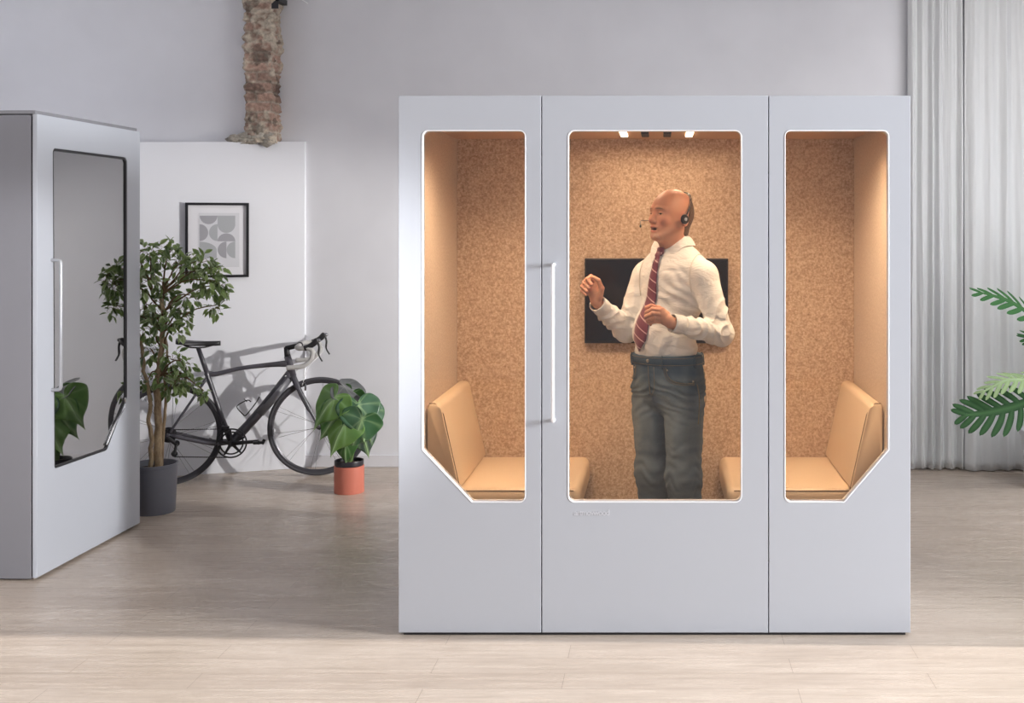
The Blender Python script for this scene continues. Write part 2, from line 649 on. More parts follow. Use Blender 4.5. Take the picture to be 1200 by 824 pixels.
def main_pod():
    t = thing('meeting_pod', 'large light grey meeting pod with three lit windows and warm felt inside', 'meeting pod', (0, PF, 0))
    # local y = world y - PF
    B = PB - PF
    z0 = 0.012
    wins = [
        ('front_panel', 467, 634.0, [(495.5, 153.5), (615, 153.5), (615, 588), (553, 588), (495.5, 527)], [0.022, 0.022, 0.022, 0.008, 0.008]),
        ('door', 635.2, 900.0, [(666.5, 153.5), (868.5, 153.5), (868.5, 588), (666.5, 588)], 0.024),
        ('front_panel', 901.2, 1067.0, [(920.5, 153.5), (1041, 153.5), (1041, 527), (989, 588), (920.5, 588)], [0.022, 0.022, 0.008, 0.008, 0.022]),
    ]
    for nm, a, b, poly, r in wins:
        outer = [(fx(a), z0), (fx(b), z0), (fx(b), PZ), (fx(a), PZ)]
        w = window_poly(poly, r)
        wo = offset_poly(w, 0.0048)
        p = plate(nm, outer, [wo], 0.0, 0.05, 'pod_lacquer', t, bev=0.002)
        plate('window_trim', offset_poly(w, 0.0042), [w], -0.0015, 0.045, 'pod_trim', p, bev=0.001)
        plate('window_glass', offset_poly(w, 0.003), [], 0.020, 0.026, 'clear_glass', p, bev=0.0)
        if nm == 'door':
            bar_handle('handle', fx(649), fz(492), fz(310), 0.0, 0.048, 'handle_white', p)
            cu = bpy.data.curves.new('lettering', 'FONT')
            cu.body = 'artmovwood'
            cu.size = 0.034
            cu.extrude = 0.0006
            cu.space_character = 0.86
            tmp = bpy.data.objects.new('tmp', cu)
            COL.objects.link(tmp)
            dg = bpy.context.evaluated_depsgraph_get()
            me = bpy.data.meshes.new_from_object(tmp.evaluated_get(dg))
            COL.objects.unlink(tmp)
            bpy.data.objects.remove(tmp)
            xs = [v.co.x for v in me.vertices]
            sc = (fx(714) - fx(673)) / (max(xs) - min(xs))
            me.transform(Matrix.Translation((fx(673), -0.0008, fz(604))) @ Matrix.Rotation(PI / 2, 4, 'X') @ Matrix.Diagonal((sc, 1, 1, 1)) @ Matrix.Translation((-min(xs), 0, 0)))
            me.materials.clear()
            mesh_obj('lettering', me, 'logo_white', p)
            # hinges seen in the dark gap at the right
            for zc in (1.98, 0.4):
                box_obj('hinge', (fx(900.1), fx(901.1), 0.004, 0.05, zc - 0.1, zc + 0.1), 'gasket', p)
    # dark carcass behind the joints
    bm = bmesh.new()
    for x in (fx(634.6), fx(900.6)):
        box(bm, x - 0.02, x + 0.02, 0.051, 0.058, 0.02, PZ - 0.02)
    obj('joint_strip', bm, 'gasket', t)
    # shell
    box_obj('side_wall', (PX0, PX0 + 0.022, 0.054, B, 0.012, PZ), 'pod_side', t, 0.003)
    box_obj('side_wall', (PX1 - 0.022, PX1, 0.054, B, 0.012, PZ), 'pod_side', t, 0.003)
    box_obj('back_wall', (PX0 + 0.023, PX1 - 0.023, B - 0.03, B, 0.012, PZ), 'pod_side', t, 0.003)
    box_obj('roof', (PX0 + 0.023, PX1 - 0.023, 0.054, B - 0.031, PZ - 0.05, PZ - 0.002), 'pod_roof', t, 0.003)
    box_obj('floor_panel', (PX0 + 0.023, PX1 - 0.023, 0.054, B - 0.031, 0.0, 0.055), 'pod_carpet', t)
    bm = bmesh.new()
    box(bm, PX0 + 0.02, PX1 - 0.02, 0.01, 0.05, 0.0, 0.0115)
    obj('plinth', bm, 'gasket', t)
    # linings
    iy = 5.89 - PF
    box_obj('felt_back_lining', (-1.034, 1.001, iy, B - 0.031, 0.056, 2.13), 'felt_back', t)
    box_obj('felt_side_lining', (PX0 + 0.0225, -1.0345, 0.06, iy, 0.056, 2.13), 'felt_side', t)
    box_obj('felt_side_lining', (1.0015, PX1 - 0.0225, 0.06, iy, 0.056, 2.13), 'felt_side', t)
    c = box_obj('ceiling_panel', (-1.034, 1.001, 0.06, iy - 0.0005, 2.115, 2.147), 'pod_ceiling', t)
    for x in (-0.169, 0.148):
        box_obj('ceiling_light', (x - 0.017, x + 0.017, 0.70, 1.0, 2.108, 2.1148), 'lamp_glow', c, 0.001)
    for x in (-0.066, 0.041):
        bm = bmesh.new()
        box(bm, x - 0.019, x + 0.019, 0.76, 1.0, 2.110, 2.1148)
        for k in range(8):
            box(bm, x - 0.017, x + 0.017, 0.77 + k * 0.028, 0.785 + k * 0.028, 2.106, 2.110)
        obj('air_vent', bm, 'vent_black', c)
    return t


main_pod()


def bench(name, label, side):
    """side -1: back against the left wall of the pod"""
    wall = -1.033 if side < 0 else 1.000
    end = -0.352 if side < 0 else 0.308
    y0, y1 = 5.10, 5.886
    t = thing(name, label, 'bench seat', (wall, (y0 + y1) / 2, 0.056))
    s = 1 if side < 0 else -1
    hy = (y1 - y0) / 2
    w = abs(end - wall)
    # base
    a, b = sorted((0.02 * s, (w - 0.03) * s))
    box_obj('base', (a, b, -hy + 0.07, hy - 0.005, 0.0, 0.30), 'seat_base', t, 0.006)
    a, b = sorted((0.004 * s, w * s))
    bm = bmesh.new()
    box(bm, a, b, -hy + 0.05, hy, 0.301, 0.434, bev=0.035, seg=5)
    for v in bm.verts:
        if v.co.z > 0.40:
            q = max(0, 1 - ((v.co.x - (a + b) / 2) / (w / 2)) ** 2)
            v.co.z += 0.006 * q
    c = obj('seat_cushion', bm, 'seat_leather', t, auto=0.9)
    bm = bmesh.new()
    zs = 0.4225
    tube(bm, [(a + 0.03, -hy + 0.056, zs), (b - 0.03, -hy + 0.056, zs)], 0.0022, 6)
    obj('piping', bm, 'seam_thread', c)
    # backrest wedge
    zb, zt = 0.436, 0.822
    tb, tt = 0.15, 0.062
    bm = bmesh.new()
    prof = round_poly([(0.004, zb), (tb, zb), (tt, zt), (0.004, zt)], [0.004, 0.012, 0.028, 0.02], 6)
    n = len(prof)
    ny = 10
    rows = []
    for j in range(ny + 1):
        v_ = j / ny
        e = min(v_, 1 - v_) * (y1 - y0)
        ins = 0.0 if e > 0.012 else (0.012 - e) * 0.7
        y = -hy + (y1 - y0) * v_
        if j == 1:
            y = -hy + 0.012
        if j == ny - 1:
            y = hy - 0.012
        ring = []
        for (x, z) in prof:
            cxp, czp = 0.06, 0.6
            d = Vector((x - cxp, z - czp))
            if j in (0, ny):
                d = d - d.normalized() * 0.010
            bul = 0.012 * math.sin(PI * min(max((z - zb) / (zt - zb), 0), 1)) * (1 if x > 0.03 else 0) * math.sin(PI * v_)
            ring.append(bm.verts.new(((cxp + d.x + bul) * s, y, czp + d.y)))
        rows.append(ring)
    for j in range(ny):
        for k in range(n):
            k2 = (k + 1) % n
            bm.faces.new((rows[j][k], rows[j][k2], rows[j + 1][k2], rows[j + 1][k]))
    bm.faces.new(rows[0])
    bm.faces.new(rows[-1])
    bmesh.ops.recalc_face_normals(bm, faces=bm.faces[:])
    br_ = obj('backrest', bm, 'seat_leather', t, auto=0.9)
    bm = bmesh.new()
    pts = [((x + 0.0) * s, -hy + 0.011, z) for x, z in prof]
    pts = [p for p in pts if p[2] > zb + 0.012 and abs(p[0]) > 0.012]
    pts.sort(key=lambda p: (p[2] if abs(p[0]) > 0.03 else 9))
    side_pts = [p for p in pts]
    if len(side_pts) > 2:
        tube(bm, [((tb - 0.001) * s, -hy + 0.011, zb + 0.004), ((tt + 0.013) * s, -hy + 0.011, zt - 0.05), ((tt + 0.0005) * s, -hy + 0.011, zt - 0.026), ((tt - 0.010) * s, -hy + 0.011, zt - 0.008), ((tt - 0.026) * s, -hy + 0.011, zt), (0.012 * s, -hy + 0.011, zt)], 0.0022, 6)
    obj('piping', bm, 'seam_thread', br_)


bench('bench_seat', 'tan upholstered bench in the pod behind the left window', -1)
bench('bench_seat', 'tan upholstered bench in the pod behind the right window', 1)

# television
tv = thing('television', 'flat black television on the felt back wall behind the man', 'television', (0, 5.888, 0))
a, b = (685 - CX) / 230.5, (853.5 - CX) / 230.5
zt_, zb_ = CAMZ + (267 - 303) / 230.5, CAMZ + (267 - 402.5) / 230.5
box_obj('housing', (a, b, -0.046, -0.002, zb_, zt_), 'tv_bezel', tv, 0.003)
box_obj('screen', (a + 0.006, b - 0.006, -0.0475, -0.0465, zb_ + 0.016, zt_ - 0.006), 'tv_screen', tv)

# ------------------------------------------------------------------ left booth, seen edge on
def left_booth():
    C0 = Vector(((43.5 - CX) / 249.5, F_PX / 249.5, 0))
    C1 = Vector(((164 - CX) / 210.2, F_PX / 210.2, 0))
    d = (C1 - C0).to_2d()
    LEN = d.length
    ang = math.atan2(d.y, d.x)
    # local x runs along the glazed face away from the camera; local -y is the outward normal
    t = thing('phone_booth', 'light grey phone booth with mirroring window at the left edge', 'phone booth', C0, ang)
    dx, dy = d.x / LEN, d.y / LEN

    def loc(px, py):
        k = (px - CX) / F_PX
        u = (k * C0.y - C0.x) / (dx - k * dy)
        Y = C0.y + u * dy
        return (u, CAMZ - (py - CY) / F_PX * Y)
    H = 2.195
    TH = 0.022
    w = round_poly([loc(62.5, 174.5), loc(148.8, 185.5), loc(149.2, 466), loc(125.5, 527), loc(64.5, 548.5)], [0.02, 0.03, 0.03, 0.03, 0.012])
    wo = offset_poly(w, 0.004)
    p = plate('door', [(0, 0.015), (LEN, 0.015), (LEN, H), (0, H)], [wo], 0.0, TH, 'pod_lacquer', t, bev=0.002)
    plate('window_trim', offset_poly(w, 0.0035), [offset_poly(w, -0.008)], 0.003, TH, 'gasket', p, bev=0.0008)
    plate('window_glass', offset_poly(w, -0.004), [], 0.010, 0.015, 'mirror_glass', p, bev=0.0)
    # rounded chrome lip in the cut corner
    bm = bmesh.new()
    a, b = Vector(loc(148.6, 470)), Vector(loc(126.5, 524))
    pts = [Vector((a.x - 0.012, 0.004, a.y + 0.02)), Vector((a.x - 0.018, 0.004, a.y - 0.03)), Vector(((a.x + b.x) / 2 - 0.012, 0.004, (a.y + b.y) / 2 + 0.006)), Vector((b.x - 0.008, 0.004, b.y + 0.012))]
    tube(bm, smooth_path(pts), 0.006, 8)
    obj('corner_lip', bm, 'chrome_trim', p, smooth=True)
    # handle
    hx = loc(60.5, 380)[0]
    z1, z0 = loc(60, 305)[1], loc(60, 457)[1]
    bar_handle('handle', hx, z0, z1, 0.0, 0.045, 'handle_grey', p, r=0.0085)
    # body behind a thin dark joint
    D = 1.15
    box_obj('joint_strip', (0.006, LEN - 0.006, TH + 0.0005, TH + 0.0075, 0.02, H - 0.01), 'gasket', t)
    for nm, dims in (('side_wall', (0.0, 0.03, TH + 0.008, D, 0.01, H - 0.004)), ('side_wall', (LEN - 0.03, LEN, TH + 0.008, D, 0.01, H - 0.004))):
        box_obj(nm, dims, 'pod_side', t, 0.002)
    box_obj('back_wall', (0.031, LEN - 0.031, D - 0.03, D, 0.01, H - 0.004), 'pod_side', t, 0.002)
    box_obj('roof', (0.006, LEN - 0.01, 0.012, D, H + 0.001, H + 0.018), 'pod_roof', t, 0.002)
    box_obj('floor_panel', (0.031, LEN - 0.031, TH + 0.01, D - 0.031, 0.0, 0.05), 'pod_carpet', t)
    box_obj('inner_lining', (0.031, LEN - 0.031, D - 0.06, D - 0.031, 0.051, H - 0.01), 'booth_felt', t)
    # small shelf desk inside
    box_obj('shelf', (0.05, LEN - 0.05, D - 0.45, D - 0.062, 0.98, 1.01), 'booth_felt', t, 0.003)


felt('booth_felt', srgb(60, 60, 64), srgb(84, 84, 88), srgb(100, 100, 104))
# the strip behind the door must be a frame, not a board: build it as a ring
_old_box_obj = box_obj


def box_obj(name, dims, m, parent=None, bev=0.0, seg=2):
    if name == 'joint_strip':
        x0, x1, y0, y1, z0, z1 = dims
        return plate(name, [(x0, z0), (x1, z0), (x1, z1), (x0, z1)], [[(x0 + 0.03, z0 + 0.03), (x1 - 0.03, z0 + 0.03), (x1 - 0.03, z1 - 0.03), (x0 + 0.03, z1 - 0.03)]], y0, y1, m, parent, bev=0.0)
    return _old_box_obj(name, dims, m, parent, bev, seg)


left_booth()

# ------------------------------------------------------------------ framed print
mat('frame_black', srgb(26, 24, 30), 0.35)
mat('mat_board', srgb(224, 223, 228), 0.4, coat=0.3)
mat('print_paper', srgb(208, 208, 213), 0.45, coat=0.3)
mat('print_grey', srgb(168, 170, 174), 0.45, coat=0.3)
mat('print_grey_dark', srgb(158, 157, 163), 0.45, coat=0.3)


def framed_print():
    u0, zt = on_wall(217.4, 237.5)
    u1, zb = on_wall(291.8, 324.6)
    cu, cz = (u0 + u1) / 2, (zt + zb) / 2
    p = wall_pt(cu, cz)
    t = thing('framed_print', 'framed grey abstract print in thin black frame on the white partition', 'picture', p, math.atan2(PWD.y, PWD.x))
    w, h = (u1 - u0) / 2, (zt - zb) / 2

    def rect(a, b, c, d):
        return [(a, b), (c, b), (c, d), (a, d)]
    plate('frame', rect(-w, -h, w, h), [rect(-w + 0.017, -h + 0.017, w - 0.017, h - 0.017)], -0.03, -0.002, 'frame_black', t, bev=0.001)
    plate('mat_board', rect(-w + 0.016, -h + 0.016, w - 0.016, h - 0.016), [], -0.012, -0.006, 'mat_board', t, bev=0.0)

    # crop coordinates of the print (7.49 px per picture px)
    def q(x, y):
        uu, zz = on_wall(205 + x / 7.49, 225 + y / 7.49)
        return (uu - cu, zz - cz)
    a, b = q(210, 662), q(566, 185)
    paper = plate('paper', rect(a[0], a[1], b[0], b[1]), [], -0.0135, -0.0125, 'print_paper', t, bev=0.0)
    c0, c1, c2 = 218, 375, 530
    e0, e1, e2, e3, e4 = 208, 283, 360, 433, 582

    def arc(cx_, cy_, rx, ry, a0, a1, n=16):
        return [(cx_ + rx * math.cos(math.radians(a0 + (a1 - a0) * k / n)), cy_ + ry * math.sin(math.radians(a0 + (a1 - a0) * k / n))) for k in range(n + 1)]
    shapes = [
        arc((c0 + c1) / 2, e0, 78, 75, 0, 180),
        [(c1, e0), (c2, e0), (c2, e1)] + arc((c1 + c2) / 2, e1, 78, 77, 0, 180) + [(c1, e1)],
        arc(c0, e2 - 3, 75, 74, -90, 90),
        arc(c1, e2 - 3, 75, 74, 90, 270),
        arc((c1 + c2) / 2, e3, 78, 70, 180, 360),
        [(c0, e3 + 4)] + arc(c0, e3 + 78, 150, 74, -90, 0) + [(c0 + 150, e4), (c0, e4)],
        arc(c1 + 78, e3 + 75, 76, 73, 90, 270),
        arc(c2, e3 + 75, 76, 73, 90, 270),
    ]
    for i, s_ in enumerate(shapes):
        pts = [q(*c) for c in s_]
        plate('printed_shape', pts, [], -0.0143, -0.0137, 'print_grey' if i % 2 else 'print_grey_dark', paper, bev=0.0)


framed_print()

# ------------------------------------------------------------------ curtains
m = mat('curtain_cloth', srgb(238, 239, 240), 0.85)
nt = m.node_tree
trl = N(m, 'ShaderNodeBsdfTranslucent')
trl.inputs['Color'].default_value = srgb(236, 238, 238)
mxs = N(m, 'ShaderNodeMixShader')
mxs.inputs['Fac'].default_value = 0.25
L(m, bsdf(m).outputs['BSDF'], mxs.inputs[1])
L(m, trl.outputs['BSDF'], mxs.inputs[2])
L(m, mxs.outputs['Shader'], nt.nodes['Material Output'].inputs['Surface'])
n = tex_noise(m, 400, 2, coord='Object')
bump(m, n.outputs['Fac'], 0.15, 0.0005)


def curtain(name, label, x0, x1, ybase, folds, seed, zlow):
    rnd = random.Random(seed)
    bm = bmesh.new()
    nx, nz = 420, 60
    ztop = 3.62
    # fold centres and widths
    cs = []
    x = 0.0
    while x < 1.0:
        w = (1.0 / folds) * (0.55 + 0.9 * rnd.random())
        cs.append((x + w / 2, w, 0.7 + 0.6 * rnd.random(), rnd.uniform(-1, 1)))
        x += w
    rows = []
    for j in range(nz + 1):
        v = j / nz
        low = 1 - v
        row = []
        for i in range(nx + 1):
            u = i / nx
            uu = u + 0.010 * math.sin(v * 2.2 + seed) * math.sin(u * 9 + seed) * low
            y = 0.0
            for c, w, a, k in cs:
                cc = c + 0.012 * k * low
                d = (uu - cc) / (w * 0.5)
                if abs(d) < 1.6:
                    sharp = math.exp(-(d * 1.35) ** 2)
                    y -= 0.055 * a * sharp * (0.75 + 0.25 * low)
            y -= 0.012 * noise.noise(Vector((u * 14 + seed, v * 2.5, 0))) * (0.5 + low)
            y -= 0.004 * noise.noise(Vector((u * 60 + seed, v * 7, 3)))
            zz = zlow + 0.010 * noise.noise(Vector((u * 5 + seed, 2, 0)))
            z = ztop * v + zz * (1 - v)
            row.append(bm.verts.new((x0 + (x1 - x0) * u, ybase + y, z)))
        rows.append(row)
    for j in range(nz):
        for i in range(nx):
            bm.faces.new((rows[j][i], rows[j][i + 1], rows[j + 1][i + 1], rows[j + 1][i]))
    o = obj(name, bm, 'curtain_cloth', smooth=True)
    md = o.modifiers.new('s', 'SOLIDIFY')
    md.thickness = 0.002
    tag(o, label, 'curtain', 'white curtains on the back wall')
    # horizontal hem seam
    bm = bmesh.new()
    j = int(nz * 0.165)
    return o


curtain('curtain', 'narrow white curtain panel hanging directly right of the big pod', 1.71, 2.085, 7.90, 5, 3, 0.012)
curtain('curtain', 'wide white curtain panel behind the split-leaf plant', 2.09, 3.18, 7.86, 9, 11, 0.008)

# ------------------------------------------------------------------ numpy surface modelling
def sub(p, c):
    return [p[i] - np.float32(c[i]) for i in range(3)]


def s_ell(p, c, r):
    q = sub(p, c)
    a = sum((q[i] / np.float32(r[i])) ** 2 for i in range(3))
    b = sum((q[i] / np.float32(r[i] ** 2)) ** 2 for i in range(3))
    k0 = np.sqrt(a)
    return k0 * (k0 - 1) / np.maximum(np.sqrt(b), 1e-6)


def s_cap(p, a, b, ra, rb=None):
    if rb is None:
        rb = ra
    a = np.array(a, dtype=np.float32)
    b = np.array(b, dtype=np.float32)
    ba = b - a
    q = sub(p, a)
    t = np.clip(sum(q[i] * ba[i] for i in range(3)) / max(float(ba @ ba), 1e-9), 0, 1)
    d = np.sqrt(sum((q[i] - t * ba[i]) ** 2 for i in range(3)))
    return d - (ra + t * (rb - ra))


def s_box(p, c, h, r):
    q = sub(p, c)
    e = [np.abs(q[i]) - np.float32(h[i] - r) for i in range(3)]
    out = np.sqrt(sum(np.maximum(x, 0) ** 2 for x in e))
    return out + np.minimum(np.maximum(np.maximum(e[0], e[1]), e[2]), 0) - r


def U_(a, b, k=0.01):
    h = np.maximum(k - np.abs(a - b), 0) / k
    return np.minimum(a, b) - h * h * k * 0.25


def D_(a, b, k=0.005):      # a minus b
    b = -b
    h = np.maximum(k - np.abs(a - b), 0) / k
    return np.maximum(a, b) + h * h * k * 0.25


def grid(lo, hi, h):
    ax = [np.arange(lo[i], hi[i] + h, h, dtype=np.float32) for i in range(3)]
    return ax, list(np.meshgrid(*ax, indexing='ij', sparse=True))


def surface(ax, f):
    """naive surface nets: returns verts, quads"""
    h = ax[0][1] - ax[0][0]
    ins = f < 0
    nx, ny, nz = f.shape
    c = np.zeros((nx - 1, ny - 1, nz - 1), dtype=np.int16)
    for dx in (0, 1):
        for dy in (0, 1):
            for dz in (0, 1):
                c += ins[dx:nx - 1 + dx, dy:ny - 1 + dy, dz:nz - 1 + dz]
    act = (c > 0) & (c < 8)
    idx = np.full(act.shape, -1, dtype=np.int64)
    cells = np.argwhere(act)
    idx[act] = np.arange(len(cells))
    acc = np.zeros((len(cells), 3))
    cnt = np.zeros(len(cells))
    ci, cj, ck = cells.T
    corners = [(0, 0, 0), (1, 0, 0), (0, 1, 0), (1, 1, 0), (0, 0, 1), (1, 0, 1), (0, 1, 1), (1, 1, 1)]
    for a in range(8):
        for b in range(a + 1, 8):
            da, db = corners[a], corners[b]
            if sum(abs(da[i] - db[i]) for i in range(3)) != 1:
                continue
            fa = f[ci + da[0], cj + da[1], ck + da[2]]
            fb = f[ci + db[0], cj + db[1], ck + db[2]]
            m_ = (fa < 0) != (fb < 0)
            t = np.where(m_, fa / np.where(fa == fb, 1, fa - fb), 0)
            for i in range(3):
                acc[:, i] += np.where(m_, da[i] + t * (db[i] - da[i]), 0)
            cnt += m_
    pos = cells + acc / cnt[:, None]
    V = pos * h + np.array([ax[0][0], ax[1][0], ax[2][0]])
    quads = []
    for axis in range(3):
        sl0 = [slice(1, -1)] * 3
        sl1 = [slice(1, -1)] * 3
        sl0[axis] = slice(0, -1)
        sl1[axis] = slice(1, None)
        a_, b_ = ins[tuple(sl0)], ins[tuple(sl1)]
        e = np.argwhere(a_ != b_)
        if not len(e):
            continue
        flip = a_[tuple(e.T)]
        base = e.copy()
        for i in range(3):
            if i != axis:
                base[:, i] += 1
        u, v = [(1, 2), (2, 0), (0, 1)][axis]
        ou = np.zeros(3, dtype=int)
        ov = np.zeros(3, dtype=int)
        ou[u] = 1
        ov[v] = 1
        q = [idx[tuple((base - ou - ov).T)], idx[tuple((base - ov).T)], idx[tuple(base.T)], idx[tuple((base - ou).T)]]
        q = np.stack(q, 1)
        q[~flip] = q[~flip][:, ::-1]
        quads.append(q)
    Q = np.concatenate(quads)
    Q = Q[(Q >= 0).all(1)]
    return V, Q


def np_mesh(name, V, Q, col=None):
    me = bpy.data.meshes.new(name)
    me.vertices.add(len(V))
    me.vertices.foreach_set('co', np.asarray(V, dtype=np.float32).ravel())
    me.loops.add(len(Q) * 4)
    me.loops.foreach_set('vertex_index', Q.astype(np.int32).ravel())
    me.polygons.add(len(Q))
    me.polygons.foreach_set('loop_start', np.arange(0, len(Q) * 4, 4, dtype=np.int32))
    me.update(calc_edges=True)
    me.validate()
    if col is not None:
        a = me.color_attributes.new('Col', 'FLOAT_COLOR', 'POINT')
        a.data.foreach_set('color', np.concatenate([col, np.ones((len(col), 1))], 1).astype(np.float32).ravel())
    return me


def laplace(V, Q, it=2, lam=0.5):
    n = len(V)
    e = np.concatenate([Q[:, [0, 1]], Q[:, [1, 2]], Q[:, [2, 3]], Q[:, [3, 0]]])
    e = np.concatenate([e, e[:, ::-1]])
    deg = np.bincount(e[:, 0], minlength=n)[:, None]
    for _ in range(it):
        s = np.zeros_like(V)
        for i in range(3):
            s[:, i] = np.bincount(e[:, 0], V[e[:, 1], i], minlength=n)
        V = V + lam * (s / np.maximum(deg, 1) - V)
    return V


def normals(V, Q):
    a = V[Q[:, 2]] - V[Q[:, 0]]
    b = V[Q[:, 3]] - V[Q[:, 1]]
    fn = np.cross(a, b)
    vn = np.zeros_like(V)
    for k in range(4):
        for i in range(3):
            vn[:, i] += np.bincount(Q[:, k], fn[:, i], minlength=len(V))
    return vn / np.maximum(np.linalg.norm(vn, axis=1)[:, None], 1e-12)


def vcol_material(name, rough, sss=0.0, spec=0.4):
    m = mat(name, (0.5, 0.5, 0.5, 1), rough, spec=spec, sss=sss)
    a = N(m, 'ShaderNodeAttribute')
    a.attribute_name = 'Col'
    L(m, a.outputs['Color'], bsdf(m).inputs['Base Color'])
    return m


# ------------------------------------------------------------------ the man
TH_B = math.radians(38)
TH_H = math.radians(51)
MO = Vector((0.041, 5.30, 0.056))
RM = Matrix.Rotation(-TH_B, 4, 'Z')
MW = Matrix.Translation(MO) @ RM
MI = MW.inverted()


def mp_(px, py, Y):
    """body-frame point (x: his left, -y: forward, z up)"""
    return MI @ at(px, py, Y)


m = vcol_material('skin', 0.5, sss=0.12)
n = tex_noise(m, 160, 3)
bump(m, n.outputs['Fac'], 0.12, 0.0008)
mat('eye_white', srgb(168, 150, 140), 0.3)
mat('iris_dark', srgb(48, 38, 34), 0.15)
m = mat('short_hair', srgb(86, 66, 50), 0.9)
n = tex_noise(m, 300, 3)
r = ramp(m, n.outputs['Fac'], [(0.3, srgb(62, 46, 36)), (0.7, srgb(112, 88, 68))])
L(m, r.outputs['Color'], bsdf(m).inputs['Base Color'])
bump(m, n.outputs['Fac'], 0.6, 0.002)
m = mat('shirt_cotton', srgb(222, 221, 220), 0.8, sheen=0.1)
n = tex_noise(m, 9, 4, 0.55, mapping=(1, 1, 2.2))
n.inputs['Distortion'].default_value = 1.2
bump(m, n.outputs['Fac'], 0.5, 0.02)
mat('shirt_seam', srgb(190, 182, 172), 0.9)
mat('shirt_button', srgb(225, 220, 212), 0.3)
mat('shoe_leather', srgb(40, 30, 26), 0.35)
mat('headset_black', srgb(18, 19, 24), 0.35)
mat('headset_badge', srgb(150, 155, 165), 0.3)

m = vcol_material('denim', 0.9, spec=0.2)
a_node = [x for x in m.node_tree.nodes if x.type == 'ATTRIBUTE'][0]
n = tex_noise(m, 500, 3)
r = ramp(m, n.outputs['Fac'], [(0.3, (0.6, 0.6, 0.62, 1)), (0.7, (1.3, 1.3, 1.3, 1))])
mx = N(m, 'ShaderNodeMix')
mx.data_type = 'RGBA'
mx.blend_type = 'MULTIPLY'
mx.inputs['Factor'].default_value = 0.9
L(m, a_node.outputs['Color'], mx.inputs['A'])
L(m, r.outputs['Color'], mx.inputs['B'])
L(m, mx.outputs['Result'], bsdf(m).inputs['Base Color'])
bump(m, n.outputs['Fac'], 0.3, 0.0008)
mat('denim_stitch', srgb(120, 110, 92), 0.8)
mat('rivet', srgb(180, 172, 160), 0.3, metal=1.0)
mat('denim_plain', srgb(72, 84, 94), 0.9)

# tie: burgundy with thin pale diagonal stripes
m = mat('tie_silk', srgb(96, 30, 52), 0.45, sheen=0.3)
tc = N(m, 'ShaderNodeTexCoord')
mp = N(m, 'ShaderNodeMapping')
L(m, tc.outputs['UV'], mp.inputs['Vector'])
mp.inputs['Rotation'].default_value = (0, 0, math.radians(-62))
wv = N(m, 'ShaderNodeTexWave')
wv.wave_type = 'BANDS'
wv.bands_direction = 'X'
wv.inputs['Scale'].default_value = 8.2
L(m, mp.outputs['Vector'], wv.inputs['Vector'])
r = ramp(m, wv.outputs['Fac'], [(0.0, srgb(104, 34, 58)), (0.952, srgb(100, 32, 56)), (0.975, srgb(196, 160, 160))])
L(m, r.outputs['Color'], bsdf(m).inputs['Base Color'])


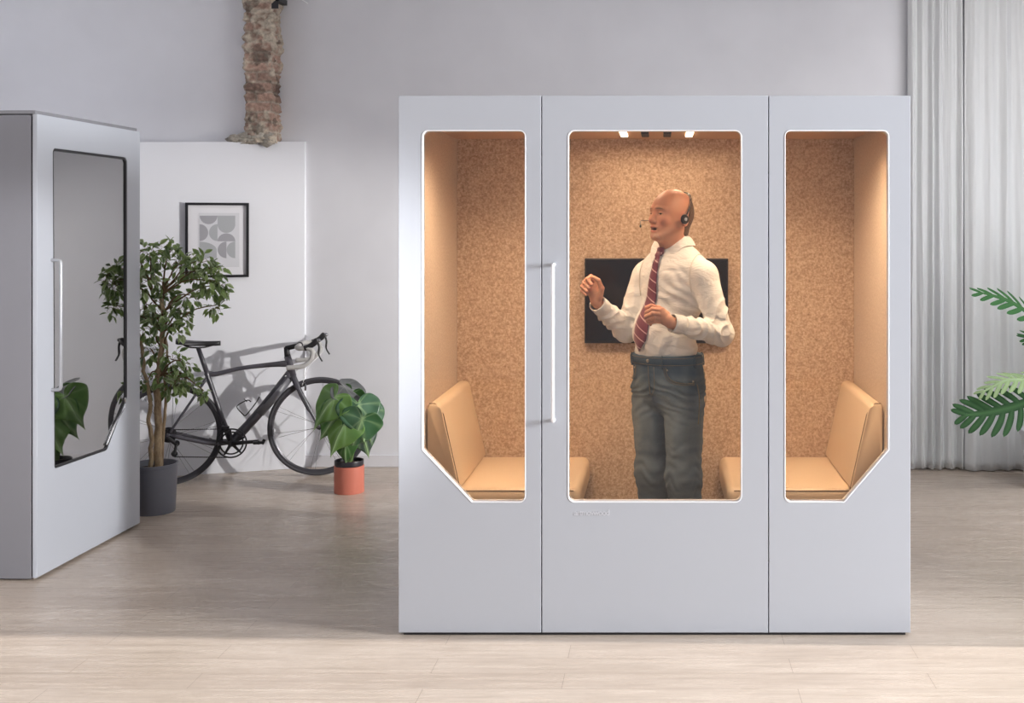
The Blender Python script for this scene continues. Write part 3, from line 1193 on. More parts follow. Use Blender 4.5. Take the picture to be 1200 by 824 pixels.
def build_man():
    t = thing('person', 'balding man standing in the pod in white shirt, striped burgundy tie and jeans, gesturing', 'person', MO, -TH_B)
    # ---------------- head (own axes: x left, -y forward, z up)
    HO = at(785.5, 254.5, 5.255)
    RH = Matrix.Rotation(-TH_H, 4, 'Z') @ Matrix.Rotation(math.radians(-5), 4, 'X')
    HW = Matrix.Translation(HO) @ RH
    H2M = MI @ HW

    ax, p = grid((-0.105, -0.135, -0.205), (0.105, 0.125, 0.145), 0.0019)
    P = p
    f = s_ell(P, (0, 0.014, 0.036), (0.077, 0.097, 0.094))
    f = U_(f, s_ell(P, (0, -0.040, 0.020), (0.064, 0.052, 0.062)), 0.03)
    f = U_(f, s_ell(P, (0, -0.028, -0.040), (0.056, 0.064, 0.074)), 0.03)
    for s in (-1, 1):
        f = U_(f, s_cap(P, (s * 0.055, 0.005, -0.050), (s * 0.022, -0.068, -0.093), 0.017, 0.015), 0.028)   # jaw
        f = U_(f, s_ell(P, (s * 0.038, -0.066, -0.018), (0.022, 0.022, 0.020)), 0.018)  # cheekbone
        f = U_(f, s_cap(P, (s * 0.012, -0.091, 0.031), (s * 0.046, -0.073, 0.030), 0.0085, 0.007), 0.012)  # brow ridge
    f = U_(f, s_ell(P, (0, -0.080, -0.096), (0.021, 0.018, 0.017)), 0.02)     # chin
    f = U_(f, s_ell(P, (0, -0.078, -0.055), (0.028, 0.018, 0.026)), 0.016)    # muzzle
    # eye sockets
    for s in (-1, 1):
        f = D_(f, s_ell(P, (s * 0.031, -0.099, 0.010), (0.019, 0.017, 0.012)), 0.012)
        lid = s_ell(P, (s * 0.031, -0.073, 0.009), (0.0155, 0.0150, 0.0135))
        f = U_(f, lid, 0.006)
        f = D_(f, s_ell(P, (s * 0.0315, -0.090, 0.0065), (0.0118, 0.012, 0.0030)), 0.002)
    # nose
    f = U_(f, s_cap(P, (0, -0.090, 0.016), (0, -0.108, -0.024), 0.0090, 0.0120), 0.014)
    f = U_(f, s_ell(P, (0, -0.109, -0.026), (0.0130, 0.0105, 0.0100)), 0.006)
    for s in (-1, 1):
        f = U_(f, s_ell(P, (s * 0.0125, -0.098, -0.030), (0.0075, 0.010, 0.007)), 0.006)
        f = D_(f, s_ell(P, (s * 0.0065, -0.105, -0.0385), (0.0035, 0.006, 0.0035)), 0.003)
    # lips and open mouth
    f = U_(f, s_ell(P, (0, -0.092, -0.0525), (0.023, 0.0105, 0.0052)), 0.006)
    f = U_(f, s_ell(P, (0, -0.088, -0.0735), (0.020, 0.011, 0.0062)), 0.006)
    f = D_(f, s_ell(P, (0, -0.098, -0.0625), (0.0205, 0.022, 0.0072)), 0.004)
    # ears
    for s in (-1, 1):
        e = s_ell(P, (s * 0.080, 0.024, -0.010), (0.0085, 0.019, 0.031))
        e = D_(e, s_ell(P, (s * 0.088, 0.020, -0.008), (0.006, 0.010, 0.018)), 0.004)
        f = U_(f, e, 0.008)
    # neck down into the collar
    nb = HW.inverted() @ at(789.5, 300, 5.31)
    f = U_(f, s_cap(P, (0, 0.016, -0.040), nb, 0.054, 0.064), 0.035)
    f = U_(f, s_cap(P, (0, -0.035, -0.085), (nb.x, nb.y - 0.03, nb.z), 0.020, 0.022), 0.04)
    V, Q = surface(ax, f)
    V = laplace(V, Q, 2, 0.4)
    x, y, z = V.T
    # colouring by place on the face
    skin = np.array([0.57, 0.275, 0.175])
    C = np.tile(skin, (len(V), 1))

    def blend(w, c):
        nonlocal C
        C = C * (1 - w[:, None]) + np.array(c) * w[:, None]

    def blob(cx_, cy_, cz_, rx, ry, rz):
        return np.clip(1.35 - ((x - cx_) / rx) ** 2 - ((y - cy_) / ry) ** 2 - ((z - cz_) / rz) ** 2, 0, 1)
    nz_ = np.array([noise.noise(Vector(v) * 90) for v in V]) * 0.5 + 0.5
    big = np.array([noise.noise(Vector(v) * 22) for v in V]) * 0.5 + 0.5
    blend(0.30 * big, (0.62, 0.30, 0.22))
    for s in (-1, 1):
        blend(0.45 * blob(s * 0.042, -0.075, -0.028, 0.03, 0.04, 0.025), (0.62, 0.26, 0.19))
        brow = np.clip(1.3 - ((x - s * 0.030) / 0.021) ** 2 - ((z - 0.0315 + 8 * (np.abs(x) - 0.026) ** 2) / 0.0042) ** 2, 0, 1) * (y < -0.05)
        blend(0.9 * brow, (0.20, 0.115, 0.075))
        lash = np.clip(1.2 - ((x - s * 0.0315) / 0.015) ** 2 - ((z - 0.0085) / 0.0035) ** 2, 0, 1) * (y < -0.06)
        blend(0.9 * lash, (0.16, 0.08, 0.06))
        blend(0.35 * blob(s * 0.080, 0.012, -0.002, 0.02, 0.025, 0.035), (0.62, 0.25, 0.19))
    blend(0.45 * blob(0, -0.108, -0.028, 0.018, 0.02, 0.014), (0.60, 0.25, 0.18))
    blend(0.75 * blob(0, -0.095, -0.053, 0.021, 0.02, 0.0055), (0.50, 0.17, 0.14))
    blend(0.8 * blob(0, -0.095, -0.0735, 0.019, 0.02, 0.006), (0.55, 0.17, 0.15))
    blend(1.0 * blob(0, -0.086, -0.0625, 0.019, 0.018, 0.0062), (0.06, 0.015, 0.015))
    beard = np.clip((-0.040 - z) / 0.02, 0, 1) * np.clip((-0.0 - y) / 0.03, 0, 1) * np.clip((z + 0.115) / 0.012, 0, 1)
    beard *= 1 - blob(0, -0.095, -0.063, 0.022, 0.025, 0.014)
    blend(0.40 * beard * (0.6 + 0.6 * nz_), (0.36, 0.22, 0.16))
    goat = blob(0.010, -0.075, -0.096, 0.034, 0.04, 0.016) * (nz_ > 0.45)
    blend(0.28 * goat, (0.62, 0.48, 0.38))
    HV = np.array([H2M @ Vector(v) for v in V])
    parts = [(HV, Q, C)]

    # ---------------- hands and arms (body frame)
    def hand(pts_f, thumb, wrist, elbow, palm_pts, lo_pad=0.03):
        allp = [q for fn in pts_f for q in fn] + thumb + [wrist] + palm_pts
        A = np.array([list(q) for q in allp])
        lo, hi = A.min(0) - lo_pad, A.max(0) + lo_pad
        ax, P = grid(lo, hi, 0.0016)
        f = None
        wr = wrist
        dirn = (elbow - wrist).normalized()
        f = s_cap(P, wrist + dirn * 0.05, wrist, 0.031, 0.025)
        # palm web of capsules
        mc = [fn[0] for fn in pts_f]
        for k, q in enumerate(mc):
            base = wrist.lerp(q, 0.12)
            f = U_(f, s_cap(P, base, q, 0.0165, 0.0118), 0.014)
        for a, b in zip(mc[:-1], mc[1:]):
            f = U_(f, s_cap(P, a, b, 0.0112), 0.01)
        f = U_(f, s_cap(P, wrist.lerp(mc[1], 0.35), wrist.lerp(mc[2], 0.75), 0.019, 0.014), 0.014)
        rr = [(0.0108, 0.0098, 0.0088, 0.0076), (0.0110, 0.0100, 0.0090, 0.0078), (0.0106, 0.0096, 0.0086, 0.0075), (0.0096, 0.0086, 0.0077, 0.0068)]
        for fn, r_ in zip(pts_f, rr):
            g = None
            for k in range(3):
                c = s_cap(P, fn[k], fn[k + 1], r_[k], r_[k + 1])
                g = c if g is None else U_(g, c, 0.003)
            # knuckle swelling
            g = U_(g, s_ell(P, fn[1], (r_[1] * 1.08,) * 3), 0.004)
            f = U_(f, g, 0.0026)
        g = s_cap(P, thumb[0], thumb[1], 0.0165, 0.0125)
        g = U_(g, s_cap(P, thumb[1], thumb[2], 0.0118, 0.0102), 0.004)
        g = U_(g, s_cap(P, thumb[2], thumb[3], 0.0102, 0.0085), 0.003)
        f = U_(f, g, 0.006)
        V, Q = surface(ax, f)
        V = laplace(V, Q, 1, 0.4)
        C = np.tile(np.array([0.60, 0.31, 0.21]), (len(V), 1))
        nn = np.array([noise.noise(Vector(v) * 70) for v in V]) * 0.5 + 0.5
        C = C * (0.88 + 0.22 * nn[:, None])
        for fn in pts_f:      # redder knuckles and finger ends
            for k, rad in ((0, 0.012), (1, 0.011), (3, 0.011)):
                d = np.linalg.norm(V - np.array(fn[k]), axis=1)
                w = np.clip(1.3 - d / rad, 0, 1) * 0.4
                C = C * (1 - w[:, None]) + np.array([0.60, 0.25, 0.19]) * w[:, None]
        return V, Q, C

    def h(lst):
        return [mp_(a, b, c) for a, b, c in lst]
    # right hand (left in the picture): loose raised fist, palm to the camera
    Yr = 5.21
    wR = mp_(699.0, 354.5, Yr + 0.005)
    eR = mp_(733, 387, 5.40)
    rf = [h([(698.5, 332, Yr + .012), (692.5, 324.2, Yr - .002), (688.2, 327.0, Yr - .027), (693.2, 333.0, Yr - .036)]),
          h([(695.2, 334.6, Yr + .014), (688.0, 327.6, Yr - .000), (684.3, 331.2, Yr - .026), (690.2, 337.6, Yr - .036)]),
          h([(692.4, 338.0, Yr + .014), (684.8, 331.8, Yr + .000), (681.9, 335.8, Yr - .024), (688.2, 341.6, Yr - .034)]),
          h([(691.0, 342.2, Yr + .012), (683.8, 337.4, Yr + .002), (682.0, 341.0, Yr - .017), (687.2, 345.4, Yr - .028)])]
    rt = h([(702.0, 349.5, Yr - .006), (705.2, 338.0, Yr - .020), (701.2, 328.6, Yr - .030), (695.2, 325.0, Yr - .036)])
    V, Q, C = hand(rf, rt, wR, eR, [])
    parts.append((V, Q, C))
    # left hand: back of the hand to the camera, fingers folded in front of the shirt
    Yl = 5.0
    wL = mp_(786.5, 378.5, Yl)
    eL = mp_(845, 391, 5.14)
    lf = [h([(776.0, 363.8, Yl - .004), (764.8, 362.6, Yl - .010), (757.6, 366.0, Yl + .008), (756.6, 369.0, Yl + .028)]),
          h([(777.0, 368.4, Yl - .008), (765.2, 367.6, Yl - .016), (757.2, 371.0, Yl + .002), (757.4, 373.8, Yl + .024)]),
          h([(777.6, 373.0, Yl - .006), (766.4, 372.4, Yl - .014), (758.6, 375.0, Yl + .004), (759.2, 377.6, Yl + .024)]),
          h([(778.2, 377.4, Yl - .000), (768.2, 376.8, Yl - .006), (761.6, 378.6, Yl + .010), (762.4, 380.4, Yl + .026)])]
    lt = h([(781.0, 368.5, Yl + .014), (771.5, 361.0, Yl + .022), (763.0, 358.6, Yl + .022), (757.2, 360.6, Yl + .018)])
    V, Q, C = hand(lf, lt, wL, eL, [])
    parts.append((V, Q, C))

    # ---------------- hidden trunk, arms and legs of the same body surface
    shL = mp_(824.5, 323, 5.17)
    shR = mp_(757.5, 323, 5.40)
    zc = at(0, 330, 5.3).z - MO.z
    zb = at(0, 392, 5.3).z - MO.z
    zw = at(0, 415, 5.3).z - MO.z
    hipL = Vector((0.088, 0.0, 0.90))
    hipR = Vector((-0.088, 0.0, 0.90))
    CH = Vector((0.025, 0.02, 0))
    kL, kR = mp_(801, 588, 5.235), mp_(765.5, 588, 5.35)
    kL.z = kR.z = 0.47
    aL, aR = Vector((kL.x + 0.005, kL.y + 0.03, 0.09)), Vector((kR.x - 0.005, kR.y + 0.03, 0.09))
    nbm = MI @ at(789, 292, 5.31)
    ax, P = grid((-0.40, -0.40, 0.02), (0.40, 0.22, shL.z + 0.14), 0.010)
    f = s_ell(P, (CH.x, CH.y, zc), (0.155, 0.100, 0.17))
    f = U_(f, s_ell(P, (0, -0.015, zb), (0.138, 0.110, 0.17)), 0.05)
    f = U_(f, s_ell(P, (0, 0, 0.94), (0.155, 0.115, 0.13)), 0.05)
    for sh in (shL, shR):
        f = U_(f, s_cap(P, nbm + Vector((0, 0.02, -0.045)), sh, 0.048, 0.046), 0.03)
    f = U_(f, s_cap(P, (CH.x, CH.y, shL.z - 0.02), nbm + Vector((0, 0, -0.01)), 0.066, 0.056), 0.03)
    for sh, el, wr in ((shL, eL, wL), (shR, eR, wR)):
        f = U_(f, s_cap(P, sh, el, 0.048, 0.038), 0.03)
        f = U_(f, s_cap(P, el, wr.lerp(el, 0.15), 0.037, 0.026), 0.01)
    for hp, k, a in ((hipL, kL, aL), (hipR, kR, aR)):
        f = U_(f, s_cap(P, hp, k, 0.075, 0.052), 0.03)
        f = U_(f, s_cap(P, k, a, 0.052, 0.036), 0.01)
        f = U_(f, s_cap(P, a, a + Vector((0, -0.12, -0.05)), 0.03, 0.025), 0.02)
    V, Q = surface(ax, f)
    parts.append((V, Q, np.tile(skin, (len(V), 1))))
    off = 0
    VV, QQ, CC = [], [], []
    for v, q, c in parts:
        VV.append(v)
        QQ.append(q + off)
        CC.append(c)
        off += len(v)
    me = np_mesh('body', np.concatenate(VV), np.concatenate(QQ), np.concatenate(CC))
    body = mesh_obj('body', me, 'skin', t, smooth=True)

    # eyes
    for s in (-1, 1):
        bm = bmesh.new()
        bmesh.ops.create_uvsphere(bm, u_segments=20, v_segments=14, radius=0.0118)
        bm.transform(H2M @ Matrix.Translation((s * 0.031, -0.0745, 0.0085)))
        e = obj('eye', bm, 'eye_white', body, smooth=True)
        bm = bmesh.new()
        bmesh.ops.create_uvsphere(bm, u_segments=16, v_segments=10, radius=0.0072)
        bm.transform(H2M @ Matrix.Translation((s * 0.031 + 0.001, -0.0806, 0.0072)))
        obj('iris', bm, 'iris_dark', body, smooth=True)

    # hair: close-cropped band round the back and sides
    ax, P = grid((-0.10, -0.06, -0.10), (0.10, 0.125, 0.13), 0.0026)
    f = s_ell(P, (0, 0.014, 0.036), (0.0815, 0.1025, 0.0970))
    f = U_(f, s_cap(P, (0, 0.045, 0.0), (0, 0.052, -0.055), 0.066, 0.050), 0.03)
    # keep: behind the ears and below the crown
    x, y, z = P
    region = s_ell(P, (0, 0.120, 0.018), (0.14, 0.082, 0.085))
    region = np.minimum(region, s_ell(P, (0, 0.070, -0.030), (0.12, 0.048, 0.055)))
    ear = s_ell(P, (0.085, 0.022, -0.012), (0.03, 0.022, 0.034))
    ear2 = s_ell(P, (-0.085, 0.022, -0.012), (0.03, 0.022, 0.034))
    g = np.maximum(f, region)
    g = D_(D_(g, ear, 0.004), ear2, 0.004)
    inner = s_ell(P, (0, 0.014, 0.036), (0.074, 0.094, 0.091))
    g = np.maximum(g, -inner)
    V, Q = surface(ax, g)
    V = np.array([H2M @ Vector(v) for v in V])
    V = laplace(V, Q, 1, 0.4)
    mesh_obj('hair', np_mesh('hair', V, Q), 'short_hair', body, smooth=True)

    # ---------------- shirt
    def shirt_field(P):
        f = s_ell(P, (CH.x, CH.y, zc - 0.01), (0.176, 0.122, 0.195))
        f = U_(f, s_ell(P, (0.0, -0.032, zb), (0.152, 0.128, 0.165)), 0.06)
        f = U_(f, s_ell(P, (0, -0.008, zw), (0.148, 0.108, 0.09)), 0.05)
        for sh in (shL, shR):
            f = U_(f, s_cap(P, nbm + Vector((0, 0.022, -0.040)), sh, 0.056, 0.060), 0.05)
        f = U_(f, s_cap(P, (CH.x, CH.y, shL.z - 0.01), nbm + Vector((0, 0.006, 0.0)), 0.085, 0.064), 0.05)
        return f

    def sleeve_field(P, f):
        for sh, el, wr in ((shL, eL, wL), (shR, eR, wR)):
            cuff = wr.lerp(el, 0.06)
            mid = wr.lerp(el, 0.30)
            g = s_cap(P, sh, el, 0.064, 0.055)
            g = U_(g, s_cap(P, el, mid, 0.056, 0.044), 0.02)
            g = U_(g, s_cap(P, mid, wr.lerp(el, 0.22), 0.044, 0.035), 0.01)
            f = U_(f, g, 0.028)
        return f
    lo = (-0.40, -0.42, zw - 0.07)
    hi = (0.42, 0.22, shL.z + 0.16)
    ax, P = grid(lo, hi, 0.0042)
    f = sleeve_field(P, shirt_field(P))
    f = np.maximum(f, (zw - 0.045) - P[2] + 0 * P[0])
    # neck opening
    f = np.maximum(f, -s_cap(P, nbm + Vector((0, 0.004, 0.012)), nbm + Vector((0, 0.004, 0.2)), 0.060, 0.075))
    V, Q = surface(ax, f)
    V = laplace(V, Q, 2, 0.5)
    Nn = normals(V, Q)
    disp = np.zeros(len(V))

    def seg_t(a, b):
        a, b = np.array(a), np.array(b)
        ba = b - a
        tt = ((V - a) @ ba) / (ba @ ba)
        d = np.linalg.norm(V - a - np.clip(tt, 0, 1)[:, None] * ba, axis=1)
        return tt, d, np.linalg.norm(ba)
    wn = np.array([noise.noise(Vector(v) * 11) for v in V])
    wn2 = np.array([noise.noise(Vector((v[0] * 9 + 3, v[1] * 9, v[2] * 24))) for v in V])
    wn3 = np.array([noise.noise(Vector((v[0] * 26, v[1] * 26, v[2] * 10 + 5))) for v in V])
    for sh, el, wr in ((shL, eL, wL), (shR, eR, wR)):
        tt, d, ln = seg_t(el, wr)
        m1 = np.clip((tt + 0.05) * 6, 0, 1) * np.clip((0.86 - tt) * 8, 0, 1) * (d < 0.075)
        ang = np.sin((V @ np.array([31, 17, 23])))
        disp += m1 * 0.0105 * (0.55 - np.abs(np.sin(tt * ln / 0.062 * PI + 0.9 * ang + 3.0 * wn)) ** 0.7)
        tt, d, ln = seg_t(sh, el)
        m2 = np.clip((tt - 0.35) * 3, 0, 1) * np.clip((1.15 - tt) * 5, 0, 1) * (d < 0.085)
        disp += m2 * 0.0105 * (0.55 - np.abs(np.sin(tt * ln / 0.075 * PI + 0.9 * ang + 3.0 * wn)) ** 0.7)
    torso = (np.abs(V[:, 0]) < 0.19)
    disp += torso * (0.0055 * wn2 + 0.0035 * wn3)
    low = np.clip((zw + 0.14 - V[:, 2]) / 0.14, 0, 1) * torso
    disp += low * 0.006 * np.sin(V[:, 0] * 85 + V[:, 1] * 40 + wn * 4)
    disp += (~torso) * 0.003 * wn
    # diagonal drag folds from the left armpit to the belly
    dg_ = (V[:, 0] * 0.55 + V[:, 2] * 0.83)
    m3 = np.exp(-((V[:, 0] - 0.10) / 0.07) ** 2 - ((V[:, 2] - (zc - 0.06)) / 0.11) ** 2) * (V[:, 1] < 0.05)
    disp += m3 * 0.005 * np.sin(dg_ * 150 + wn * 3)
    disp *= np.clip((V[:, 2] - (zw + 0.004)) / 0.03, 0, 1) * np.clip((nbm.z - 0.03 - V[:, 2]) / 0.05, 0.0, 1)
    V = V + Nn * disp[:, None]
    shirt = mesh_obj('shirt', np_mesh('shirt', V, Q), 'shirt_cotton', t, smooth=True)

    # surface finder on the shirt front for tie, placket and buttons
    def front_y(xv, zv):
        ys = np.linspace(-0.30, 0.0, 301, dtype=np.float32)
        P = [np.full_like(ys, xv), ys, np.full_like(ys, zv)]
        f = shirt_field(P)
        k = np.argmax(f < 0)
        return float(ys[k]) if f[k] < 0 else -0.08

    # cuffs
    for el, wr in ((eL, wL), (eR, wR)):
        bm = bmesh.new()
        a, b = wr.lerp(el, 0.24), wr.lerp(el, 0.015)
        pts = [a.lerp(b, k / 6) for k in range(7)]
        rad = [0.0400, 0.0425, 0.0425, 0.042, 0.0415, 0.041, 0.040]
        tube(bm, pts, rad, 32, cap=False)
        o = obj('cuff', bm, 'shirt_cotton', shirt, smooth=True)
        md = o.modifiers.new('s', 'SOLIDIFY')
        md.thickness = 0.003

    # collar
    bm = bmesh.new()
    c0 = Vector((nbm.x, nbm.y - 0.002, nbm.z))
    nphi, rows = 56, []
    fold = [(-0.004, 0.012, 0), (-0.001, 0.052, 0), (0.004, 0.056, 0), (0.012, 0.050, 0.3), (0.020, 0.030, 0.7), (0.027, 0.008, 1.0)]
    for i in range(nphi + 1):
        a = math.radians(12 + (348 - 12) * i / nphi)      # 0 = front
        dirv = Vector((math.sin(a), -math.cos(a), 0))
        frontness = max(0, math.cos(a)) ** 2
        tip = max(0, 1 - abs(((a if a < PI else 2 * PI - a)) - math.radians(24)) / math.radians(34))
        row = []
        for dr, dz, k in fold:
            r_ = 0.066 + dr + k * (0.012 * (1 - frontness) + 0.012 * tip)
            lift = 0.012 * (1 - frontness) * (1 - k * 0.3) - 0.020 * frontness
            z = c0.z + dz * (0.9 - 0.25 * frontness) + lift - k * 0.042 * tip - 0.014 * k * frontness
            row.append(bm.verts.new(c0 + dirv * r_ + Vector((0, -0.006 * frontness * k, z - c0.z))))
        rows.append(row)
    for i in range(nphi):
        for k in range(len(fold) - 1):
            bm.faces.new((rows[i][k], rows[i][k + 1], rows[i + 1][k + 1], rows[i + 1][k]))
    o = obj('collar', bm, 'shirt_cotton', shirt, smooth=True)
    md = o.modifiers.new('s', 'SOLIDIFY')
    md.thickness = 0.0022
    md.offset = 0
    md = o.modifiers.new('b', 'SUBSURF')
    md.levels = md.render_levels = 1

    # placket and buttons
    zt_, zb_ = c0.z - 0.03, zw + 0.005
    for k in range(5):
        z = zt_ - 0.06 - k * 0.085
        y = front_y(0.0, z)
        bm = bmesh.new()
        bmesh.ops.create_cone(bm, segments=14, radius1=0.0055, radius2=0.005, depth=0.003, cap_ends=True,
                              matrix=Matrix.Translation((0.0, y - 0.003, z)) @ Matrix.Rotation(PI / 2, 4, 'X'))
        obj('button', bm, 'shirt_button', shirt)

    # armhole and yoke seams, laid on the shirt surface
    def full_field(q):
        P = [np.array([q.x], dtype=np.float32), np.array([q.y], dtype=np.float32), np.array([q.z], dtype=np.float32)]
        return float(sleeve_field(P, shirt_field(P))[0])

    def drop(q, centre, off=0.0045):
        d = (q - centre).normalized()
        lo_, hi_ = 0.0, 0.35
        for _ in range(20):
            mid = (lo_ + hi_) / 2
            if full_field(centre + d * mid) < 0:
                lo_ = mid
            else:
                hi_ = mid
        return centre + d * (lo_ + off)
    for sh, sg in ((shL, 1), (shR, -1)):
        cc = sh + Vector((-sg * 0.035, 0, -0.03))
        ring = [drop(cc + Vector((sg * 0.012 * math.cos(a), -math.cos(a) * 0.1, math.sin(a) * 0.1)), cc) for a in [math.radians(-40 + 260 * k / 26) for k in range(27)]]
        bm = bmesh.new()
        tube(bm, ring, 0.0014, 5)
        obj('armhole_seam', bm, 'shirt_seam', shirt, smooth=True)
    # ---------------- tie
    bm = bmesh.new()
    uvl = bm.loops.layers.uv.new('UVMap')
    ktop = c0.z + 0.006
    tipz = at(745, 412, 5.2).z - MO.z
    nseg = 44
    rows = []
    for j in range(nseg + 1):
        v = j / nseg
        z = ktop - (ktop - tipz) * v
        if v < 0.045:
            w = 0.015
        elif v < 0.10:
            w = 0.017 - 0.005 * (v - 0.045) / 0.055
        else:
            w = 0.014 + 0.031 * min(1, (v - 0.10) / 0.66)
            w = w if v < 0.885 else w * max(0.02, (1 - v) / 0.115)
        bulge = 0.012 if v < 0.09 else 0.004
        swing = c0.x * (1 - v) - 0.045 * v
        row = []
        ys = front_y(0.0, min(z, ktop - 0.035))
        yk = (c0.y - 0.078) if v < 0.06 else None
        for k in range(-4, 5):
            xx = w * k / 4 + swing
            yy = front_y(xx, min(z, ktop - 0.03)) if z > zw + 0.01 else front_y(xx, zw + 0.02)
            if v < 0.16:
                tt = v / 0.16
                yy = (c0.y - 0.080) * (1 - tt) + yy * tt
                yy = min(yy, front_y(xx, min(z, ktop - 0.03)) - 0.004) if v > 0.05 else yy
            yy -= bulge + 0.004 * (1 - (k / 4) ** 2) + 0.0035
            row.append((bm.verts.new((xx, yy, z)), w * k / 4, z))
        rows.append(row)
    for j in range(nseg):
        for k in range(8):
            q = (rows[j][k], rows[j + 1][k], rows[j + 1][k + 1], rows[j][k + 1])
            fc = bm.faces.new([a[0] for a in q])
            for lp, a in zip(fc.loops, q):
                lp[uvl].uv = (a[1], a[2])
    tie = obj('tie', bm, 'tie_silk', t, smooth=True)
    md = tie.modifiers.new('s', 'SOLIDIFY')
    md.thickness = 0.004
    md.offset = 0
    bm = bmesh.new()
    uvl = bm.loops.layers.uv.new('UVMap')
    kp = [(-0.021, 0.0), (0.021, 0.0), (0.014, -0.040), (-0.014, -0.040)]
    fr_, bk_ = [], []
    for (x, z) in kp:
        fr_.append(bm.verts.new((c0.x + x * 0.9, c0.y - 0.104, ktop + z + 0.004)))
        bk_.append(bm.verts.new((c0.x + x, c0.y - 0.082, ktop + z + 0.004)))
    bm.faces.new(fr_)
    bm.faces.new(bk_[::-1])
    for i in range(4):
        j = (i + 1) % 4
        bm.faces.new((fr_[i], bk_[i], bk_[j], fr_[j]))
    bmesh.ops.recalc_face_normals(bm, faces=bm.faces[:])
    bmesh.ops.bevel(bm, geom=bm.edges[:], offset=0.006, segments=3, affect='EDGES')
    for fc in bm.faces:
        for lp in fc.loops:
            lp[uvl].uv = (lp.vert.co.x, lp.vert.co.z)
    obj('tie_knot', bm, 'tie_silk', tie, smooth=True)

    # ---------------- jeans
    ax, P = grid((-0.24, -0.24, 0.03), (0.24, 0.22, zw + 0.03), 0.0046)
    hipz = 0.93
    f = s_ell(P, (0, 0.004, hipz), (0.173, 0.138, 0.19))
    f = U_(f, s_cap(P, (0.03, -0.010, zw + 0.02), (-0.03, -0.010, zw + 0.02), 0.127, 0.127), 0.05)
    for s, k, a in ((1, kL, aL), (-1, kR, aR)):
        g = s_cap(P, (s * 0.092, 0.0, 0.86), k, 0.098, 0.079)
        g = U_(g, s_cap(P, k, a + Vector((0, 0, 0.02)), 0.079, 0.075), 0.04)
        f = U_(f, g, 0.03) if s == 1 else np.minimum(U_(f, g, 0.008), f)
    f = U_(f, s_ell(P, (0, 0.095, 0.90), (0.13, 0.07, 0.10)), 0.04)
    f = np.maximum(f, P[2] - (zw + 0.006) + 0 * P[0] + 0 * P[1])
    f = np.maximum(f, 0.065 - P[2] + 0 * P[0] + 0 * P[1])
    V, Q = surface(ax, f)
    V = laplace(V, Q, 2, 0.5)
    Nn = normals(V, Q)
    w1 = np.array([noise.noise(Vector((v[0] * 7, v[1] * 7, v[2] * 20))) for v in V])
    w2 = np.array([noise.noise(Vector((v[0] * 20, v[1] * 20, v[2] * 7 + 3))) for v in V])
    w3 = np.array([noise.noise(Vector((v[0] * 4 + 9, v[1] * 4, v[2] * 45))) for v in V])
    below = np.clip((zw - 0.05 - V[:, 2]) / 0.05, 0, 1)
    whisk = np.exp(-((V[:, 2] - 0.84) / 0.09) ** 2)
    dd = below * (0.004 * w1 + 0.005 * w2) + whisk * below * 0.0035 * np.sin((V[:, 2] + 0.35 * np.abs(V[:, 0])) * 170 + w1 * 5)
    dd += below * 0.0025 * np.exp(-((V[:, 2] - 0.50) / 0.12) ** 2) * np.sin(V[:, 2] * 110 + w2 * 6)
    V = V + Nn * dd[:, None]
    base = np.array([0.042, 0.074, 0.118])
    fade = np.array([0.21, 0.265, 0.30])
    fr = np.clip(-V[:, 1] / 0.12 + 0.35, 0, 1) * np.clip(0.8 - ((V[:, 2] - 0.70) / 0.38) ** 2, 0, 1)
    legc = np.where(V[:, 0] > 0, (V[:, 0] - 0.09) / 0.07, (V[:, 0] + 0.09) / 0.07)
    fr = fr * np.clip(1.15 - legc ** 2 * 0.7, 0, 1)
    wgt = np.clip(0.18 + 0.75 * fr + 0.18 * w2 + 0.16 * w3, 0, 1)
    C = base[None] * (1 - wgt[:, None]) + fade[None] * wgt[:, None]
    jeans = mesh_obj('jeans', np_mesh('jeans', V, Q, C), 'denim', t, smooth=True)

    # jeans surface finder
    def jf(q):
        P = [np.array([q.x], dtype=np.float32), np.array([q.y], dtype=np.float32), np.array([q.z], dtype=np.float32)]
        f = s_ell(P, (0, 0.004, hipz), (0.173, 0.138, 0.19))
        f = U_(f, s_cap(P, (0.03, -0.010, zw + 0.02), (-0.03, -0.010, zw + 0.02), 0.127, 0.127), 0.05)
        for s, k, a in ((1, kL, aL), (-1, kR, aR)):
            g = s_cap(P, (s * 0.092, 0.0, 0.86), k, 0.098, 0.079)
            f = U_(f, g, 0.03)
        f = U_(f, s_ell(P, (0, 0.095, 0.90), (0.13, 0.07, 0.10)), 0.04)
        return float(f[0])

    def rim(a, z, off=0.004):
        d = Vector((math.sin(a), -math.cos(a), 0))
        lo_, hi_ = 0.02, 0.4
        for _ in range(22):
            mid = (lo_ + hi_) / 2
            if jf(Vector((d.x * mid, d.y * mid, z))) < 0:
                lo_ = mid
            else:
                hi_ = mid
        return Vector((d.x * (lo_ + off), d.y * (lo_ + off), z))
    bm = bmesh.new()
    rows = []
    nn = 72
    for i in range(nn):
        a = 2 * PI * i / nn
        rows.append([bm.verts.new(rim(a, zw + dz, o_)) for dz, o_ in ((-0.040, -0.001), (-0.038, 0.0025), (0.002, 0.0035), (0.005, 0.001), (0.002, -0.008))])
    for i in range(nn):
        for k in range(4):
            j = (i + 1) % nn
            bm.faces.new((rows[i][k], rows[j][k], rows[j][k + 1], rows[i][k + 1]))
    wb = obj('waistband', bm, 'denim', jeans, smooth=True)
    ca = wb.data.color_attributes.new('Col', 'FLOAT_COLOR', 'POINT')
    for q_ in ca.data:
        q_.color = (0.075, 0.11, 0.15, 1)
    bm = bmesh.new()
